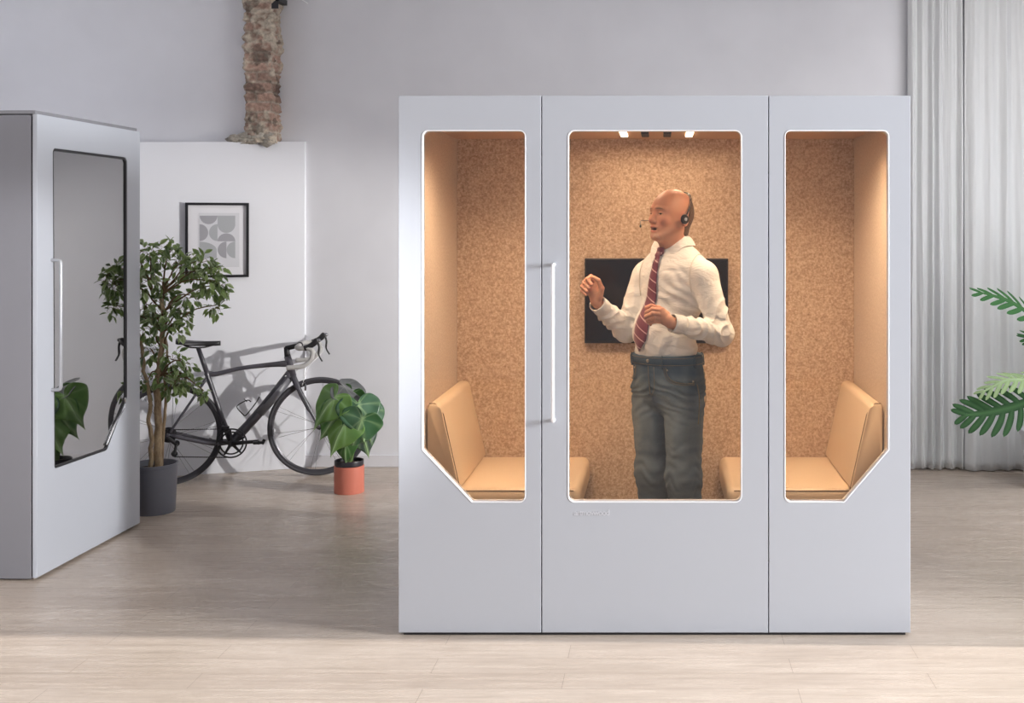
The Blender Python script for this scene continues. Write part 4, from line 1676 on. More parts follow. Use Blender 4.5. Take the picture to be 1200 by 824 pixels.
    for dz in (-0.004, -0.035):
        tube(bm, [rim(2 * PI * i / 60, zw + dz, 0.0045) for i in range(61)], 0.0011, 5, cap=False)
        obj('waistband_stitching', bm, 'denim_stitch', jeans, smooth=True)
        bm = bmesh.new()
    bm.free()
    for a in (math.radians(-52), math.radians(28), math.radians(82), math.radians(128), math.radians(180)):
        bm = bmesh.new()
        tube(bm, [rim(a, zw - 0.050, 0.003), rim(a, zw - 0.038, 0.006), rim(a, zw - 0.005, 0.007), rim(a, zw + 0.008, 0.002)], 0.0062, 8, flat=0.45, up=(math.sin(a), -math.cos(a), 0))
        obj('belt_loop', bm, 'denim_plain', jeans, smooth=True)
    # pocket mouths, fly and side seam as stitched lines
    bm = bmesh.new()

    def line(pts, r_=0.0012):
        tube(bm, smooth_path([rim(math.radians(a), z, 0.006) for a, z in pts], 4), r_, 5)
    line([(34, zw - 0.045), (38, zw - 0.085), (52, zw - 0.112), (78, zw - 0.118)], 0.002)
    line([(31, zw - 0.047), (35, zw - 0.092), (50, zw - 0.119), (78, zw - 0.125)])
    obj('pocket_stitching', bm, 'denim_stitch', jeans, smooth=True)
    bm = bmesh.new()
    line([(-34, zw - 0.045), (-38, zw - 0.085), (-52, zw - 0.112), (-78, zw - 0.118)], 0.002)
    obj('pocket_stitching', bm, 'denim_stitch', jeans, smooth=True)
    bm = bmesh.new()
    line([(0, zw - 0.042), (0, zw - 0.10), (-1, zw - 0.17)], 0.0018)
    line([(12, zw - 0.045), (12, zw - 0.12), (9, zw - 0.155), (1, zw - 0.175)])
    obj('fly_stitching', bm, 'denim_stitch', jeans, smooth=True)
    bm = bmesh.new()
    line([(82, zw - 0.12), (84, zw - 0.17), (85, 0.80), (84, 0.72)], 0.002)
    obj('side_seam', bm, 'denim_stitch', jeans, smooth=True)
    bm = bmesh.new()
    line([(108, zw - 0.08), (108, zw - 0.20), (125, zw - 0.225), (148, zw - 0.20), (148, zw - 0.08), (108, zw - 0.08)], 0.0018)
    obj('pocket_stitching', bm, 'denim_stitch', jeans, smooth=True)
    for a, z in ((37, zw - 0.056), (76, zw - 0.108), (-37, zw - 0.056), (0, zw - 0.018)):
        bm = bmesh.new()
        bmesh.ops.create_uvsphere(bm, u_segments=12, v_segments=8, radius=0.0045 if a else 0.008)
        bmesh.ops.translate(bm, vec=rim(math.radians(a), z, 0.007), verts=bm.verts[:])
        obj('rivet' if a else 'trouser_button', bm, 'rivet', jeans, smooth=True)

    # ---------------- shoes
    for a in (aL, aR):
        ax, P = grid((a.x - 0.08, a.y - 0.24, -0.01), (a.x + 0.08, a.y + 0.12, 0.14), 0.004)
        f = s_cap(P, (a.x, a.y + 0.025, 0.045), (a.x, a.y - 0.13, 0.036), 0.042, 0.046)
        f = U_(f, s_ell(P, (a.x, a.y - 0.15, 0.03), (0.047, 0.062, 0.032)), 0.03)
        f = U_(f, s_cap(P, (a.x, a.y + 0.01, 0.05), (a.x, a.y, 0.10), 0.042, 0.04), 0.03)
        f = np.maximum(f, 0.001 - P[2] + 0 * P[0] + 0 * P[1])
        f = np.maximum(f, P[2] - 0.105 + 0 * P[0] + 0 * P[1])
        V, Q = surface(ax, f)
        mesh_obj('shoe', np_mesh('shoe', V, Q), 'shoe_leather', t, smooth=True)

    # ---------------- headset (its own thing, worn on the head)
    hs = thing('headset', 'black call headset with thin double band on the bald man\'s head', 'headset', HO, 0)
    hs.rotation_euler = RH.to_euler()
    bm = bmesh.new()
    back = math.radians(28)

    def arcp(a, r_add=0.0, tw=0.0):
        # a from -90 (right ear) to +90 (left ear) over the crown
        x_ = (0.092 + r_add) * math.sin(a)
        h_ = (0.1385 + r_add) * math.cos(a)
        return Vector((x_, 0.012 + tw + h_ * math.sin(back) * 1.0, -0.002 + h_ * math.cos(back)))
    for tw in (-0.005, 0.005):
        tube(bm, [arcp(math.radians(-88 + 176 * k / 40), 0.001, tw * math.cos(math.radians(-88 + 176 * k / 40)) ** 0.5) for k in range(41)], 0.0021, 8)
    obj('headband', bm, 'headset_black', hs, smooth=True)
    for s in (-1, 1):
        bm = bmesh.new()
        lathe(bm, [(0.0, -0.006), (0.019, -0.006), (0.0225, -0.002), (0.0225, 0.003), (0.0195, 0.007), (0.0, 0.009)], seg=32)
        bm.transform(Matrix.Translation((s * 0.0985, 0.004, -0.010)) @ Matrix.Rotation(s * PI / 2, 4, 'Y'))
        ep = obj('ear_pad', bm, 'headset_black', hs, auto=0.7)
        bm = bmesh.new()
        lathe(bm, [(0.0, 0.0092), (0.0075, 0.0088), (0.0085, 0.0078)], seg=20)
        bm.transform(Matrix.Translation((s * 0.0985, 0.004, -0.010)) @ Matrix.Rotation(s * PI / 2, 4, 'Y'))
        obj('badge', bm, 'headset_badge', ep, smooth=True)
    bm = bmesh.new()
    tip = HW.inverted() @ at(750.8, 263.5, 5.17)
    tube(bm, smooth_path([(-0.100, -0.004, -0.014), (-0.098, -0.050, -0.020), (-0.088, -0.100, -0.026), Vector(tip)], 8), 0.0016, 8)
    obj('microphone_boom', bm, 'headset_black', hs, smooth=True)
    bm = bmesh.new()
    tube(bm, [tip, tip + Vector((0.004, -0.004, -0.006)), tip + Vector((0.007, -0.004, -0.012))], [0.003, 0.0048, 0.003], 10)
    obj('microphone', bm, 'headset_black', hs, smooth=True)


build_man()

# ------------------------------------------------------------------ road bicycle
mat('carbon', srgb(62, 60, 68), 0.3, coat=0.6)
mat('carbon_grey', srgb(104, 104, 110), 0.35, coat=0.4)
mat('tire_rubber', srgb(58, 57, 62), 0.7)
mat('rim_dark', srgb(74, 73, 78), 0.3, metal=0.6)
mat('bike_steel', srgb(150, 150, 155), 0.25, metal=1.0)
mat('bike_black', srgb(28, 27, 31), 0.4)
mat('bar_tape', srgb(176, 174, 172), 0.7)
mat('cable_white', srgb(225, 225, 226), 0.4)


def bicycle():
    R0 = Vector((-3.156, 7.40))
    F0 = Vector((-2.277, 7.70))
    e = (F0 - R0)
    WB = e.length
    e.normalize()
    ang = math.atan2(e.y, e.x)
    t = thing('road_bicycle', 'dark grey road bicycle with drop bars leaning by the white partition', 'bicycle', (R0.x, R0.y, 0), ang)
    # local x along the bike, local -y towards the camera
    R = 0.330

    def b(px, py, w=0.0):
        """local point in the plane at lateral offset w (negative = near side)"""
        n_ = Vector((-e.y, e.x))
        base = R0 + n_ * w
        k = (px - CX) / F_PX
        u = (k * base.y - base.x) / (e.x - k * e.y)
        Y = base.y + u * e.y
        return Vector((u, w, CAMZ - (py - CY) / F_PX * Y))

    def wheel(c, rear):
        bm = bmesh.new()
        seg = 72
        prof = [(R - 0.021, -0.009), (R - 0.034, -0.008), (R - 0.041, -0.003), (R - 0.041, 0.003), (R - 0.034, 0.008), (R - 0.021, 0.009)]
        rows = []
        for i in range(seg):
            a = 2 * PI * i / seg
            rows.append([bm.verts.new((c.x + r_ * math.cos(a), w_, c.z + r_ * math.sin(a))) for r_, w_ in prof])
        for i in range(seg):
            j = (i + 1) % seg
            for k in range(len(prof)):
                k2 = (k + 1) % len(prof)
                bm.faces.new((rows[i][k], rows[j][k], rows[j][k2], rows[i][k2]))
        bmesh.ops.recalc_face_normals(bm, faces=bm.faces[:])
        w = obj('rear_wheel' if rear else 'front_wheel', bm, 'rim_dark', t, auto=0.6)
        bm = bmesh.new()
        pts = [(c.x + (R - 0.0125) * math.cos(2 * PI * i / seg), 0, c.z + (R - 0.0125) * math.sin(2 * PI * i / seg)) for i in range(seg + 1)]
        tube(bm, pts, 0.0125, 12, cap=False, up=(0, 1, 0))
        obj('tire', bm, 'tire_rubber', w, smooth=True)
        bm = bmesh.new()
        tube(bm, [(c.x, -0.05, c.z), (c.x, -0.03, c.z), (c.x, -0.028, c.z), (c.x, 0.028, c.z), (c.x, 0.03, c.z), (c.x, 0.05, c.z)], [0.010, 0.012, 0.020, 0.020, 0.012, 0.010], 16)
        obj('hub', bm, 'bike_black', w, auto=0.6)
        ns = 20
        for i in range(ns):
            a = 2 * PI * (i // 2 * 2 + (0.35 if i % 2 else 0.0)) / ns + 0.12
            side = 0.024 if i % 2 else -0.024
            ha = a + (1.1 if (i // 2) % 2 else -1.1) * (1 if rear else 0.4)
            bm = bmesh.new()
            tube(bm, [(c.x + 0.019 * math.cos(ha), side, c.z + 0.019 * math.sin(ha)), (c.x + (R - 0.041) * math.cos(a), 0.0, c.z + (R - 0.041) * math.sin(a))], 0.0012, 5)
            obj('spoke', bm, 'bike_steel', w)
    rc = Vector((0, 0, R))
    fc = Vector((WB, 0, R))
    wheel(rc, True)
    wheel(fc, False)
    bb = b(271.5, 518)
    sc_ = b(242.5, 438)
    ht, hb = b(337.5, 419), b(342.5, 440)
    # frame: one welded piece
    bm = bmesh.new()
    tube(bm, [ht + Vector((-0.004, 0, 0.01)), hb], [0.022, 0.027], 16)
    tube(bm, smooth_path([b(341, 437), b(315, 470), b(292, 497), bb], 5), [0.031 - 0.0 * i for i in range(16)], 16, flat=0.75)
    tube(bm, smooth_path([b(338, 426), b(312, 428), b(280, 432), b(255, 438), sc_], 4), [0.023, 0.022, 0.019, 0.017, 0.016, 0.015, 0.0145, 0.014, 0.014, 0.014, 0.014, 0.015, 0.016, 0.017, 0.018, 0.019, 0.02], 14, flat=0.8)
    tube(bm, [sc_ + Vector((0, 0, 0.02)), sc_, b(252, 465), b(262, 495), bb], [0.019, 0.022, 0.019, 0.021, 0.03], 14, flat=0.8)
    tube(bm, [bb + Vector((0, -0.035, 0)), bb + Vector((0, 0.035, 0))], 0.026, 16)
    for s in (-1, 1):
        tube(bm, smooth_path([bb + Vector((-0.01, s * 0.018, 0)), bb + Vector((-0.12, s * 0.045, 0.004)), Vector((0.01, s * 0.062, R + 0.002))], 5), 0.0125, 10)
        tube(bm, smooth_path([sc_ + Vector((-0.005, s * 0.012, -0.03)), sc_ + Vector((-0.06, s * 0.035, -0.12)), Vector((0.005, s * 0.062, R + 0.01))], 5), [0.010] * 4 + [0.0075] * 7, 8)
        tube(bm, [Vector((0, s * 0.052, R)), Vector((0, s * 0.070, R))], 0.016, 12)
    obj('frame', bm, 'carbon', t, smooth=True)
    # grey panel on down tube
    bm = bmesh.new()
    tube(bm, [b(338, 443), b(318, 468), b(304, 484)], [0.0305, 0.0325, 0.0325], 16, flat=0.78)
    obj('down_tube_panel', bm, 'carbon_grey', t, smooth=True)
    bm = bmesh.new()
    for s in (-1, 1):
        tube(bm, smooth_path([b(343.5, 441) + Vector((0, s * 0.020, 0)), b(352, 460) + Vector((0, s * 0.042, 0)), b(364, 482) + Vector((0, s * 0.048, 0)), Vector((WB, s * 0.052, R))], 5), [0.019] * 4 + [0.015] * 6 + [0.010] * 6, 12, flat=0.6, up=(1, 0, 0))
    tube(bm, [hb + Vector((0.0, -0.02, -0.004)), hb + Vector((0.0, 0.02, -0.004))], 0.026, 14)
    obj('fork', bm, 'carbon', t, smooth=True)
    # seatpost and saddle
    bm = bmesh.new()
    tube(bm, [b(244, 441), b(232, 407)], [0.0165, 0.0145], 14)
    obj('seatpost', bm, 'carbon', t, smooth=True)
    bm = bmesh.new()
    a_, c_ = b(206.5, 397.5), b(258.5, 399.5)
    n = 22
    rows = []
    for i in range(n + 1):
        u = i / n
        x_ = a_.x + (c_.x - a_.x) * u
        wd = 0.070 * (1 - u) ** 1.6 + 0.019 + 0.012 * math.exp(-((u - 0.2) / 0.2) ** 2)
        if u > 0.93:
            wd *= (1 - (u - 0.93) / 0.07 * 0.55)
        if u < 0.06:
            wd *= 0.75 + 0.25 * u / 0.06
        top = a_.z + (c_.z - a_.z) * u + 0.008 * (1 - u) ** 2 * 0 - 0.006 * math.sin(PI * u) + (0.004 if u < 0.2 else 0)
        row = []
        for k in range(13):
            q = PI * k / 12
            row.append(bm.verts.new((x_, -math.cos(q) * wd, top - 0.022 + 0.022 * math.sin(q) ** 0.6 if 0 < k < 12 else top - 0.030)))
        for k in range(11, 0, -1):
            q = PI * k / 12
            row.append(bm.verts.new((x_, -math.cos(q) * wd * 0.9, top - 0.030)))
        rows.append(row)
    m_ = len(rows[0])
    for i in range(n):
        for k in range(m_):
            k2 = (k + 1) % m_
            bm.faces.new((rows[i][k], rows[i][k2], rows[i + 1][k2], rows[i + 1][k]))
    bm.faces.new(rows[0][::-1])
    bm.faces.new(rows[-1])
    bmesh.ops.recalc_face_normals(bm, faces=bm.faces[:])
    sd = obj('saddle', bm, 'bike_black', t, smooth=True)
    bm = bmesh.new()
    for s in (-1, 1):
        tube(bm, smooth_path([b(214, 403) + Vector((0, s * 0.03, 0)), b(222, 407) + Vector((0, s * 0.022, 0)), b(240, 407) + Vector((0, s * 0.022, 0)), b(254, 403) + Vector((0, s * 0.01, 0))], 4), 0.0035, 6)
    obj('saddle_rails', bm, 'bike_steel', sd, smooth=True)
    # headset spacers and stem
    bm = bmesh.new()
    tube(bm, [ht + Vector((-0.002, 0, 0.0)), b(335.5, 407)], [0.021, 0.017], 14)
    tube(bm, [b(334.5, 408.5), b(351.5, 404.5)], [0.0165, 0.0165], 14)
    tube(bm, [b(351.5, 404.5) + Vector((0, -0.025, 0)), b(351.5, 404.5) + Vector((0, 0.025, 0))], 0.021, 14)
    obj('stem', bm, 'bike_black', t, smooth=True)
    # handlebar, turned slightly
    cb = b(351.5, 404.5)
    turn = math.radians(-9)
    Rz = Matrix.Translation(cb) @ Matrix.Rotation(turn, 4, 'Z')

    def h_(x, y, z):
        return Rz @ Vector((x, y, z))
    hb_bm = bmesh.new()
    half = [(0, 0.0, 0), (0, 0.12, 0.002), (0.006, 0.175, 0.0), (0.03, 0.198, -0.004), (0.075, 0.205, 0.0), (0.105, 0.207, -0.022), (0.098, 0.21, -0.072), (0.055, 0.212, -0.112), (0.0, 0.213, -0.122), (-0.055, 0.213, -0.124)]
    for s in (-1, 1):
        tube(hb_bm, smooth_path([h_(x_, s * y_, z_) for x_, y_, z_ in half], 5), 0.0155, 12)
    hbo = obj('handlebar', hb_bm, 'bar_tape', t, smooth=True)
    for s in (-1, 1):
        bm = bmesh.new()
        tube(bm, smooth_path([h_(0.055, s * 0.204, -0.002), h_(0.085, s * 0.205, 0.010), h_(0.115, s * 0.206, 0.030), h_(0.135, s * 0.206, 0.058)], 5), [0.019, 0.019, 0.0185, 0.018, 0.018, 0.018, 0.018, 0.018, 0.018, 0.0185, 0.019, 0.0195, 0.019, 0.018, 0.016, 0.012], 12, flat=0.85)
        hd = obj('brake_hood', bm, 'bike_black', t, smooth=True)
        bm = bmesh.new()
        tube(bm, smooth_path([h_(0.136, s * 0.206, 0.045), h_(0.148, s * 0.207, 0.005), h_(0.146, s * 0.209, -0.045), h_(0.168, s * 0.213, -0.088)], 5), [0.010] * 4 + [0.009] * 6 + [0.007] * 6, 10, flat=0.7)
        obj('brake_lever', bm, 'bike_black', hd, smooth=True)
        bm = bmesh.new()
        bmesh.ops.create_uvsphere(bm, u_segments=14, v_segments=10, radius=0.013)
        bmesh.ops.translate(bm, vec=h_(0.146, s * 0.206, 0.048), verts=bm.verts[:])
        obj('lever_cap', bm, 'bike_steel', hd, smooth=True)
    # cables
    bm = bmesh.new()
    tube(bm, smooth_path([h_(0.09, -0.20, 0.0), h_(0.12, -0.12, -0.06), b(357, 432), b(357, 449, -0.01)], 8), 0.0025, 6)
    tube(bm, smooth_path([h_(0.09, 0.20, 0.0), h_(0.14, 0.10, -0.05), b(362, 430), b(354, 452, -0.01)], 8), 0.0025, 6)
    tube(bm, smooth_path([h_(0.07, -0.20, -0.005), h_(0.07, -0.12, -0.085), b(345, 436), b(334, 441, -0.025)], 8), 0.0025, 6)
    obj('cable', bm, 'cable_white', t, smooth=True)
    # front and rear brakes
    for p0, tilt in ((b(357, 451), 0), (b(226, 446), 0)):
        bm = bmesh.new()
        q = p0 if tilt == 0 else p0
        for s in (-1, 1):
            tube(bm, [q + Vector((0, 0, 0.012)), q + Vector((0.006, s * 0.028, 0.0)), q + Vector((0.004, s * 0.018, -0.035))], 0.006, 8)
        tube(bm, [q + Vector((-0.02, 0, 0.008)), q + Vector((0.012, 0, 0.008))], 0.008, 8)
        obj('brake_caliper', bm, 'bike_steel', t, smooth=True)
    # crankset
    ck = bmesh.new()
    seg = 60
    for r_, w_ in ((0.092, -0.048), (0.071, -0.042)):
        pts = [(bb.x + r_ * math.cos(2 * PI * i / seg), w_, bb.z + r_ * math.sin(2 * PI * i / seg)) for i in range(seg + 1)]
        tube(ck, pts, 0.0052, 8, cap=False, flat=1.0, up=(0, 1, 0))
    for k in range(5):
        a = 2 * PI * k / 5 + 0.4
        tube(ck, [(bb.x, -0.045, bb.z), (bb.x + 0.086 * math.cos(a), -0.045, bb.z + 0.086 * math.sin(a))], [0.012, 0.006], 8)
    tube(ck, [(bb.x, -0.060, bb.z), (bb.x, -0.03, bb.z)], 0.018, 16)
    tube(ck, [(bb.x, -0.01, bb.z), (bb.x, 0.055, bb.z)], 0.012, 16)
    cr = obj('crankset', ck, 'bike_black', t, auto=0.8)
    for s, a in ((-1, math.radians(2)), (1, math.radians(182))):
        bm = bmesh.new()
        tipc = Vector((bb.x + 0.168 * math.cos(a), s * 0.066, bb.z + 0.168 * math.sin(a)))
        tube(bm, [(bb.x, s * 0.060, bb.z), (bb.x + 0.08 * math.cos(a), s * 0.062, bb.z + 0.08 * math.sin(a)), tipc], [0.016, 0.012, 0.012], 10, flat=0.7)
        obj('crank_arm', bm, 'bike_black', cr, smooth=True)
        bm = bmesh.new()
        tube(bm, [tipc + Vector((0, s * 0.0, 0)), tipc + Vector((0, s * 0.02, 0)), tipc + Vector((0, s * 0.06, 0))], [0.008, 0.010, 0.012], 10)
        box(bm, tipc.x - 0.035, tipc.x + 0.032, tipc.y + (s * 0.045) - 0.022, tipc.y + (s * 0.045) + 0.022, tipc.z - 0.009, tipc.z + 0.007, bev=0.004)
        tube(bm, [tipc + Vector((0.02, s * 0.045, -0.012)), tipc + Vector((0.036, s * 0.045, 0.018))], 0.010, 8)
        obj('pedal', bm, 'bike_black', cr, auto=0.8)
    # cassette
    bm = bmesh.new()
    for k in range(8):
        r_ = 0.050 - k * 0.004
        tube(bm, [(0, -0.026 - k * 0.0035, R), (0, -0.028 - k * 0.0035, R)], r_, 28)
    obj('cassette', bm, 'rim_dark', t)
    # derailleur
    bm = bmesh.new()
    d1, d2 = b(207, 519.5, -0.055), b(204.5, 532, -0.055)
    for c_, r_ in ((d1, 0.019), (d2, 0.019)):
        tube(bm, [c_ + Vector((0, -0.004, 0)), c_ + Vector((0, 0.004, 0))], r_, 18)
    tube(bm, [d1 + Vector((0, -0.008, 0)), d2 + Vector((0, -0.008, 0))], 0.009, 8)
    tube(bm, [Vector((0.0, -0.066, R - 0.01)), d1 + Vector((-0.012, -0.012, 0.006))], [0.012, 0.014], 8)
    obj('derailleur', bm, 'bike_black', t, auto=0.8)
    bm = bmesh.new()
    q = b(262, 505, -0.045)
    box(bm, q.x - 0.015, q.x + 0.035, q.y - 0.010, q.y + 0.006, q.z + 0.010, q.z + 0.030, bev=0.003)
    tube(bm, [q + Vector((0, 0.01, 0.02)), q + Vector((-0.01, 0.02, 0.035)), b(262, 494, -0.02)], 0.006, 8)
    obj('front_derailleur', bm, 'bike_black', t, auto=0.8)
    # chain
    bm = bmesh.new()
    cw = -0.046
    link_path = [Vector((0.036 * math.cos(a), cw, R + 0.036 * math.sin(a))) for a in [PI * (0.5 + k / 10) for k in range(7)]]
    cring = [Vector((bb.x + 0.093 * math.cos(a), cw, bb.z + 0.093 * math.sin(a))) for a in [PI * (-0.5 + k / 16) for k in range(17)]]
    loop_ = link_path + [d1 + Vector((0.016, 0, 0)), d2 + Vector((-0.019, 0, 0)), d2 + Vector((0.0, 0.0, -0.019))] + cring + [link_path[0]]
    dense = []
    for a, c_ in zip(loop_[:-1], loop_[1:]):
        nseg_ = max(1, int((c_ - a).length / 0.0065))
        dense += [a.lerp(c_, i / nseg_) for i in range(nseg_)]
    tube(bm, dense + [loop_[-1]], [0.0043 if i % 2 else 0.0026 for i in range(len(dense) + 1)], 6)
    up_ = [Vector((0.0, cw, R + 0.036)), Vector((bb.x, cw, bb.z + 0.093))]
    lo_ = [d2 + Vector((0.004, 0.0, -0.019)), Vector((bb.x, cw, bb.z - 0.093))]
    obj('chain', bm, 'bike_black', t)
    # bottle cage on the down tube
    bm = bmesh.new()
    tube(bm, smooth_path([b(286, 487), b(278, 478), b(280, 474), b(290, 469), b(294, 471)], 4), 0.0038, 7)
    tube(bm, smooth_path([b(286, 487), b(289, 486), b(300, 472), b(304, 465)], 4), 0.0038, 7)
    tube(bm, [b(286, 467.5), b(289.5, 471)], 0.003, 6)
    obj('bottle_cage', bm, 'bike_black', t, smooth=True)


bicycle()

# ------------------------------------------------------------------ plants
def leaf_material(name, c1, c2, rough=0.4, trans=0.18):
    m = mat(name, c1, rough, spec=0.45)
    a = N(m, 'ShaderNodeAttribute')
    a.attribute_name = 'Col'
    L(m, a.outputs['Color'], bsdf(m).inputs['Base Color'])
    tr = N(m, 'ShaderNodeBsdfTranslucent')
    L(m, a.outputs['Color'], tr.inputs['Color'])
    ms = N(m, 'ShaderNodeMixShader')
    ms.inputs['Fac'].default_value = trans
    L(m, bsdf(m).outputs['BSDF'], ms.inputs[1])
    L(m, tr.outputs['BSDF'], ms.inputs[2])
    L(m, ms.outputs['Shader'], m.node_tree.nodes['Material Output'].inputs['Surface'])
    return m


leaf_material('ficus_leaf', srgb(70, 100, 50), None, 0.35)
leaf_material('broad_leaf', srgb(70, 120, 60), None, 0.32)
leaf_material('split_leaf', srgb(60, 110, 60), None, 0.6)
bsdf(MATS['split_leaf']).inputs['Specular IOR Level'].default_value = 0.2
m = mat('bark', srgb(158, 126, 94), 0.9)
n = tex_noise(m, 40, 5, 0.7, mapping=(1, 1, 0.35))
r = ramp(m, n.outputs['Fac'], [(0.3, srgb(124, 102, 78)), (0.65, srgb(194, 172, 140))])
L(m, r.outputs['Color'], bsdf(m).inputs['Base Color'])
bump(m, n.outputs['Fac'], 0.8, 0.006)
mat('twig_bark', srgb(112, 90, 66), 0.85)
mat('grey_pot', srgb(112, 114, 124), 0.45)
mat('red_pot', srgb(192, 112, 94), 0.4)
mat('black_pot', srgb(40, 38, 44), 0.35)
mat('white_pot', srgb(206, 206, 210), 0.4)
mat('soil', srgb(62, 50, 42), 0.95)
mat('green_stem', srgb(96, 122, 70), 0.5)


def pot(bmname, prof, m, parent, c=(0, 0, 0)):
    bm = bmesh.new()
    lathe(bm, prof, c, 56)
    return obj(bmname, bm, m, parent, auto=0.6)


def soil_disc(r, z, parent):
    bm = bmesh.new()
    lathe(bm, [(r, z - 0.01), (r, z), (r * 0.6, z + 0.006), (0, z + 0.010)], seg=32)
    for v in bm.verts:
        v.co.z += 0.005 * noise.noise(v.co * 40)
    return obj('soil', bm, 'soil', parent, smooth=True)


def ficus():
    c = Vector(((180.5 - CX) / 200.5, 6.715, 0))
    t = thing('potted_ficus', 'bushy ficus tree with twin-toned leaves in a dark grey pot by the booth', 'plant', c)
    H = 0.285
    pot('pot', [(0, 0.0), (0.112, 0.0), (0.116, 0.006), (0.128, H - 0.02), (0.131, H - 0.018), (0.131, H), (0.122, H), (0.120, H - 0.03), (0.115, H - 0.05)], 'grey_pot', t)
    soil_disc(0.117, H - 0.035, t)

    def l(px, py, dy=0.0):
        return at(px, py, c.y + dy) - c
    rnd = random.Random(5)

    def rough_path(pts, amp=0.004, sub=6):
        out = smooth_path(pts, sub)
        return [p + Vector((noise.noise(p * 20), noise.noise(p * 20 + Vector((7, 0, 0))), 0)) * amp for p in out]
    # trunks
    bm = bmesh.new()
    pts = rough_path([l(186.5, 553), l(185.5, 520), l(186, 490), l(184, 460), l(187, 430), l(190, 400), l(191, 372), l(190, 350)], 0.008)
    n = len(pts)
    tube(bm, pts, [0.024 - 0.013 * (i / n) + 0.002 * noise.noise(Vector((i * 0.7, 0, 0))) for i in range(n)], 12)
    obj('trunk', bm, 'bark', t, smooth=True)
    bm = bmesh.new()
    pts = rough_path([l(176.5, 553, -.03), l(177, 520, -.03), l(175, 495, -.03), l(176, 470, -.02), l(170, 440, -.02), l(167, 410, 0), l(160, 380, 0), l(158, 350)], 0.01)
    n = len(pts)
    tube(bm, pts, [0.0135 - 0.006 * (i / n) + 0.0015 * noise.noise(Vector((i * 0.9, 3, 0))) for i in range(n)], 10)
    obj('trunk', bm, 'bark', t, smooth=True)
    bm = bmesh.new()
    pts = rough_path([l(190, 545, .03), l(192, 500, .03), l(194.5, 466, .03), l(193, 445, .03), l(196, 420, .02), l(195, 395)], 0.006)
    n = len(pts)
    tube(bm, pts, [0.0095 - 0.004 * (i / n) for i in range(n)], 10)
    obj('trunk', bm, 'bark', t, smooth=True)
    # branches to clusters
    clusters = [  # px, py, radius px, count, depth offset
        (176, 300, 20, 26, 0.0), (198, 298, 17, 24, 0.05), (158, 305, 18, 18, 0.05), (214, 312, 15, 20, -0.02), (235, 308, 13, 20, 0.02),
        (250, 318, 12, 22, 0.0), (256, 338, 11, 20, 0.02), (243, 333, 12, 20, -0.05), (226, 322, 12, 18, 0.08), (172, 330, 20, 28, -0.05),
        (192, 345, 15, 18, 0.05), (172, 360, 20, 28, 0.0), (190, 372, 14, 18, -0.05), (208, 362, 12, 14, 0.03), (252, 362, 9, 14, 0.0), (222, 350, 11, 12, 0.0),
        (170, 385, 16, 20, 0.02), (204, 385, 14, 18, -0.02), (152, 340, 18, 14, 0.02), (150, 375, 16, 12, 0.0), (216, 372, 10, 10, 0.0),
        (176, 412, 13, 12, 0.0), (202, 422, 14, 18, -0.04), (216, 428, 10, 12, 0.02), (190, 440, 13, 16, 0.0), (205, 448, 14, 18, -0.03),
        (226, 452, 9, 10, 0.0), (239, 462, 6, 7, 0.0), (172, 450, 13, 14, 0.0), (214, 442, 10, 10, 0.03), (200, 458, 10, 10, 0.04)]
    br = bmesh.new()
    lf = bmesh.new()
    lay = lf.verts.layers.float_color.new('Col')
    spine = [l(187, 440), l(190, 415), l(191, 390), l(191, 365), l(190, 345), l(178, 345)]

    def leaf(p, d, size, nrm):
        d = d.normalized()
        side = d.cross(nrm).normalized()
        nn = side.cross(d).normalized()
        if nn.z < 0:
            nn = -nn
        col = rnd.random()
        g1 = Vector((0.065, 0.125, 0.032)).lerp(Vector((0.25, 0.37, 0.10)), col ** 1.1)
        edge = g1.lerp(Vector((0.50, 0.56, 0.36)), 0.28 if rnd.random() < 0.7 else 0.8)
        w = size * 0.26
        bend = -0.25 * size
        mids = []
        prof = [(0.0, 0.0), (0.18, 0.55), (0.42, 1.0), (0.68, 0.78), (0.88, 0.32), (1.0, 0.0)]
        L_, R_ = [], []
        for (u, ww) in prof:
            pos = p + d * (u * size) + nn * (bend * u * u)
            v = lf.verts.new(pos)
            v[lay] = (*g1, 1)
            mids.append(v)
            if 0 < ww:
                a = lf.verts.new(pos + side * (w * ww) + nn * (w * ww * 0.35))
                b_ = lf.verts.new(pos - side * (w * ww) + nn * (w * ww * 0.35))
                a[lay] = (*edge, 1)
                b_[lay] = (*edge, 1)
                L_.append(a)
                R_.append(b_)
            else:
                L_.append(v)
                R_.append(v)
        for i in range(len(prof) - 1):
            for S_ in (L_, R_):
                q = []
                for v in (mids[i], mids[i + 1], S_[i + 1], S_[i]):
                    if v not in q:
                        q.append(v)
                if len(q) >= 3:
                    if S_ is R_:
                        q = q[::-1]
                    lf.faces.new(q)
    minY = 6.43 - c.y
    for (px, py, rp, cnt, dy) in clusters:
        cc = l(px, py, dy)
        rr = rp / 200.0
        st = min(spine, key=lambda s_: (s_ - cc).length + (0.15 if s_.z > cc.z - 0.05 else 0))
        midp = st.lerp(cc, 0.55) + Vector((0, 0, 0.05))
        pth = rough_path([st, midp, cc + Vector((0, 0, 0.02))], 0.012, 5)
        tube(br, pth, [0.006 - 0.004 * i / len(pth) for i in range(len(pth))], 6)
        # drooping side twigs with leaves set along them
        for k in range(max(5, cnt // 3)):
            a = rnd.uniform(0, 2 * PI)
            dirv = Vector((math.cos(a), math.sin(a) * 0.9, rnd.uniform(-0.8, 0.8))).normalized()
            ln = rr * rnd.uniform(0.7, 1.1)
            tw = smooth_path([cc, cc + dirv * ln * 0.6 + Vector((0, 0, 0.01)), cc + dirv * ln + Vector((0, 0, -0.3 * ln))], 4)
            tube(br, tw, 0.0012, 4, cap=False)
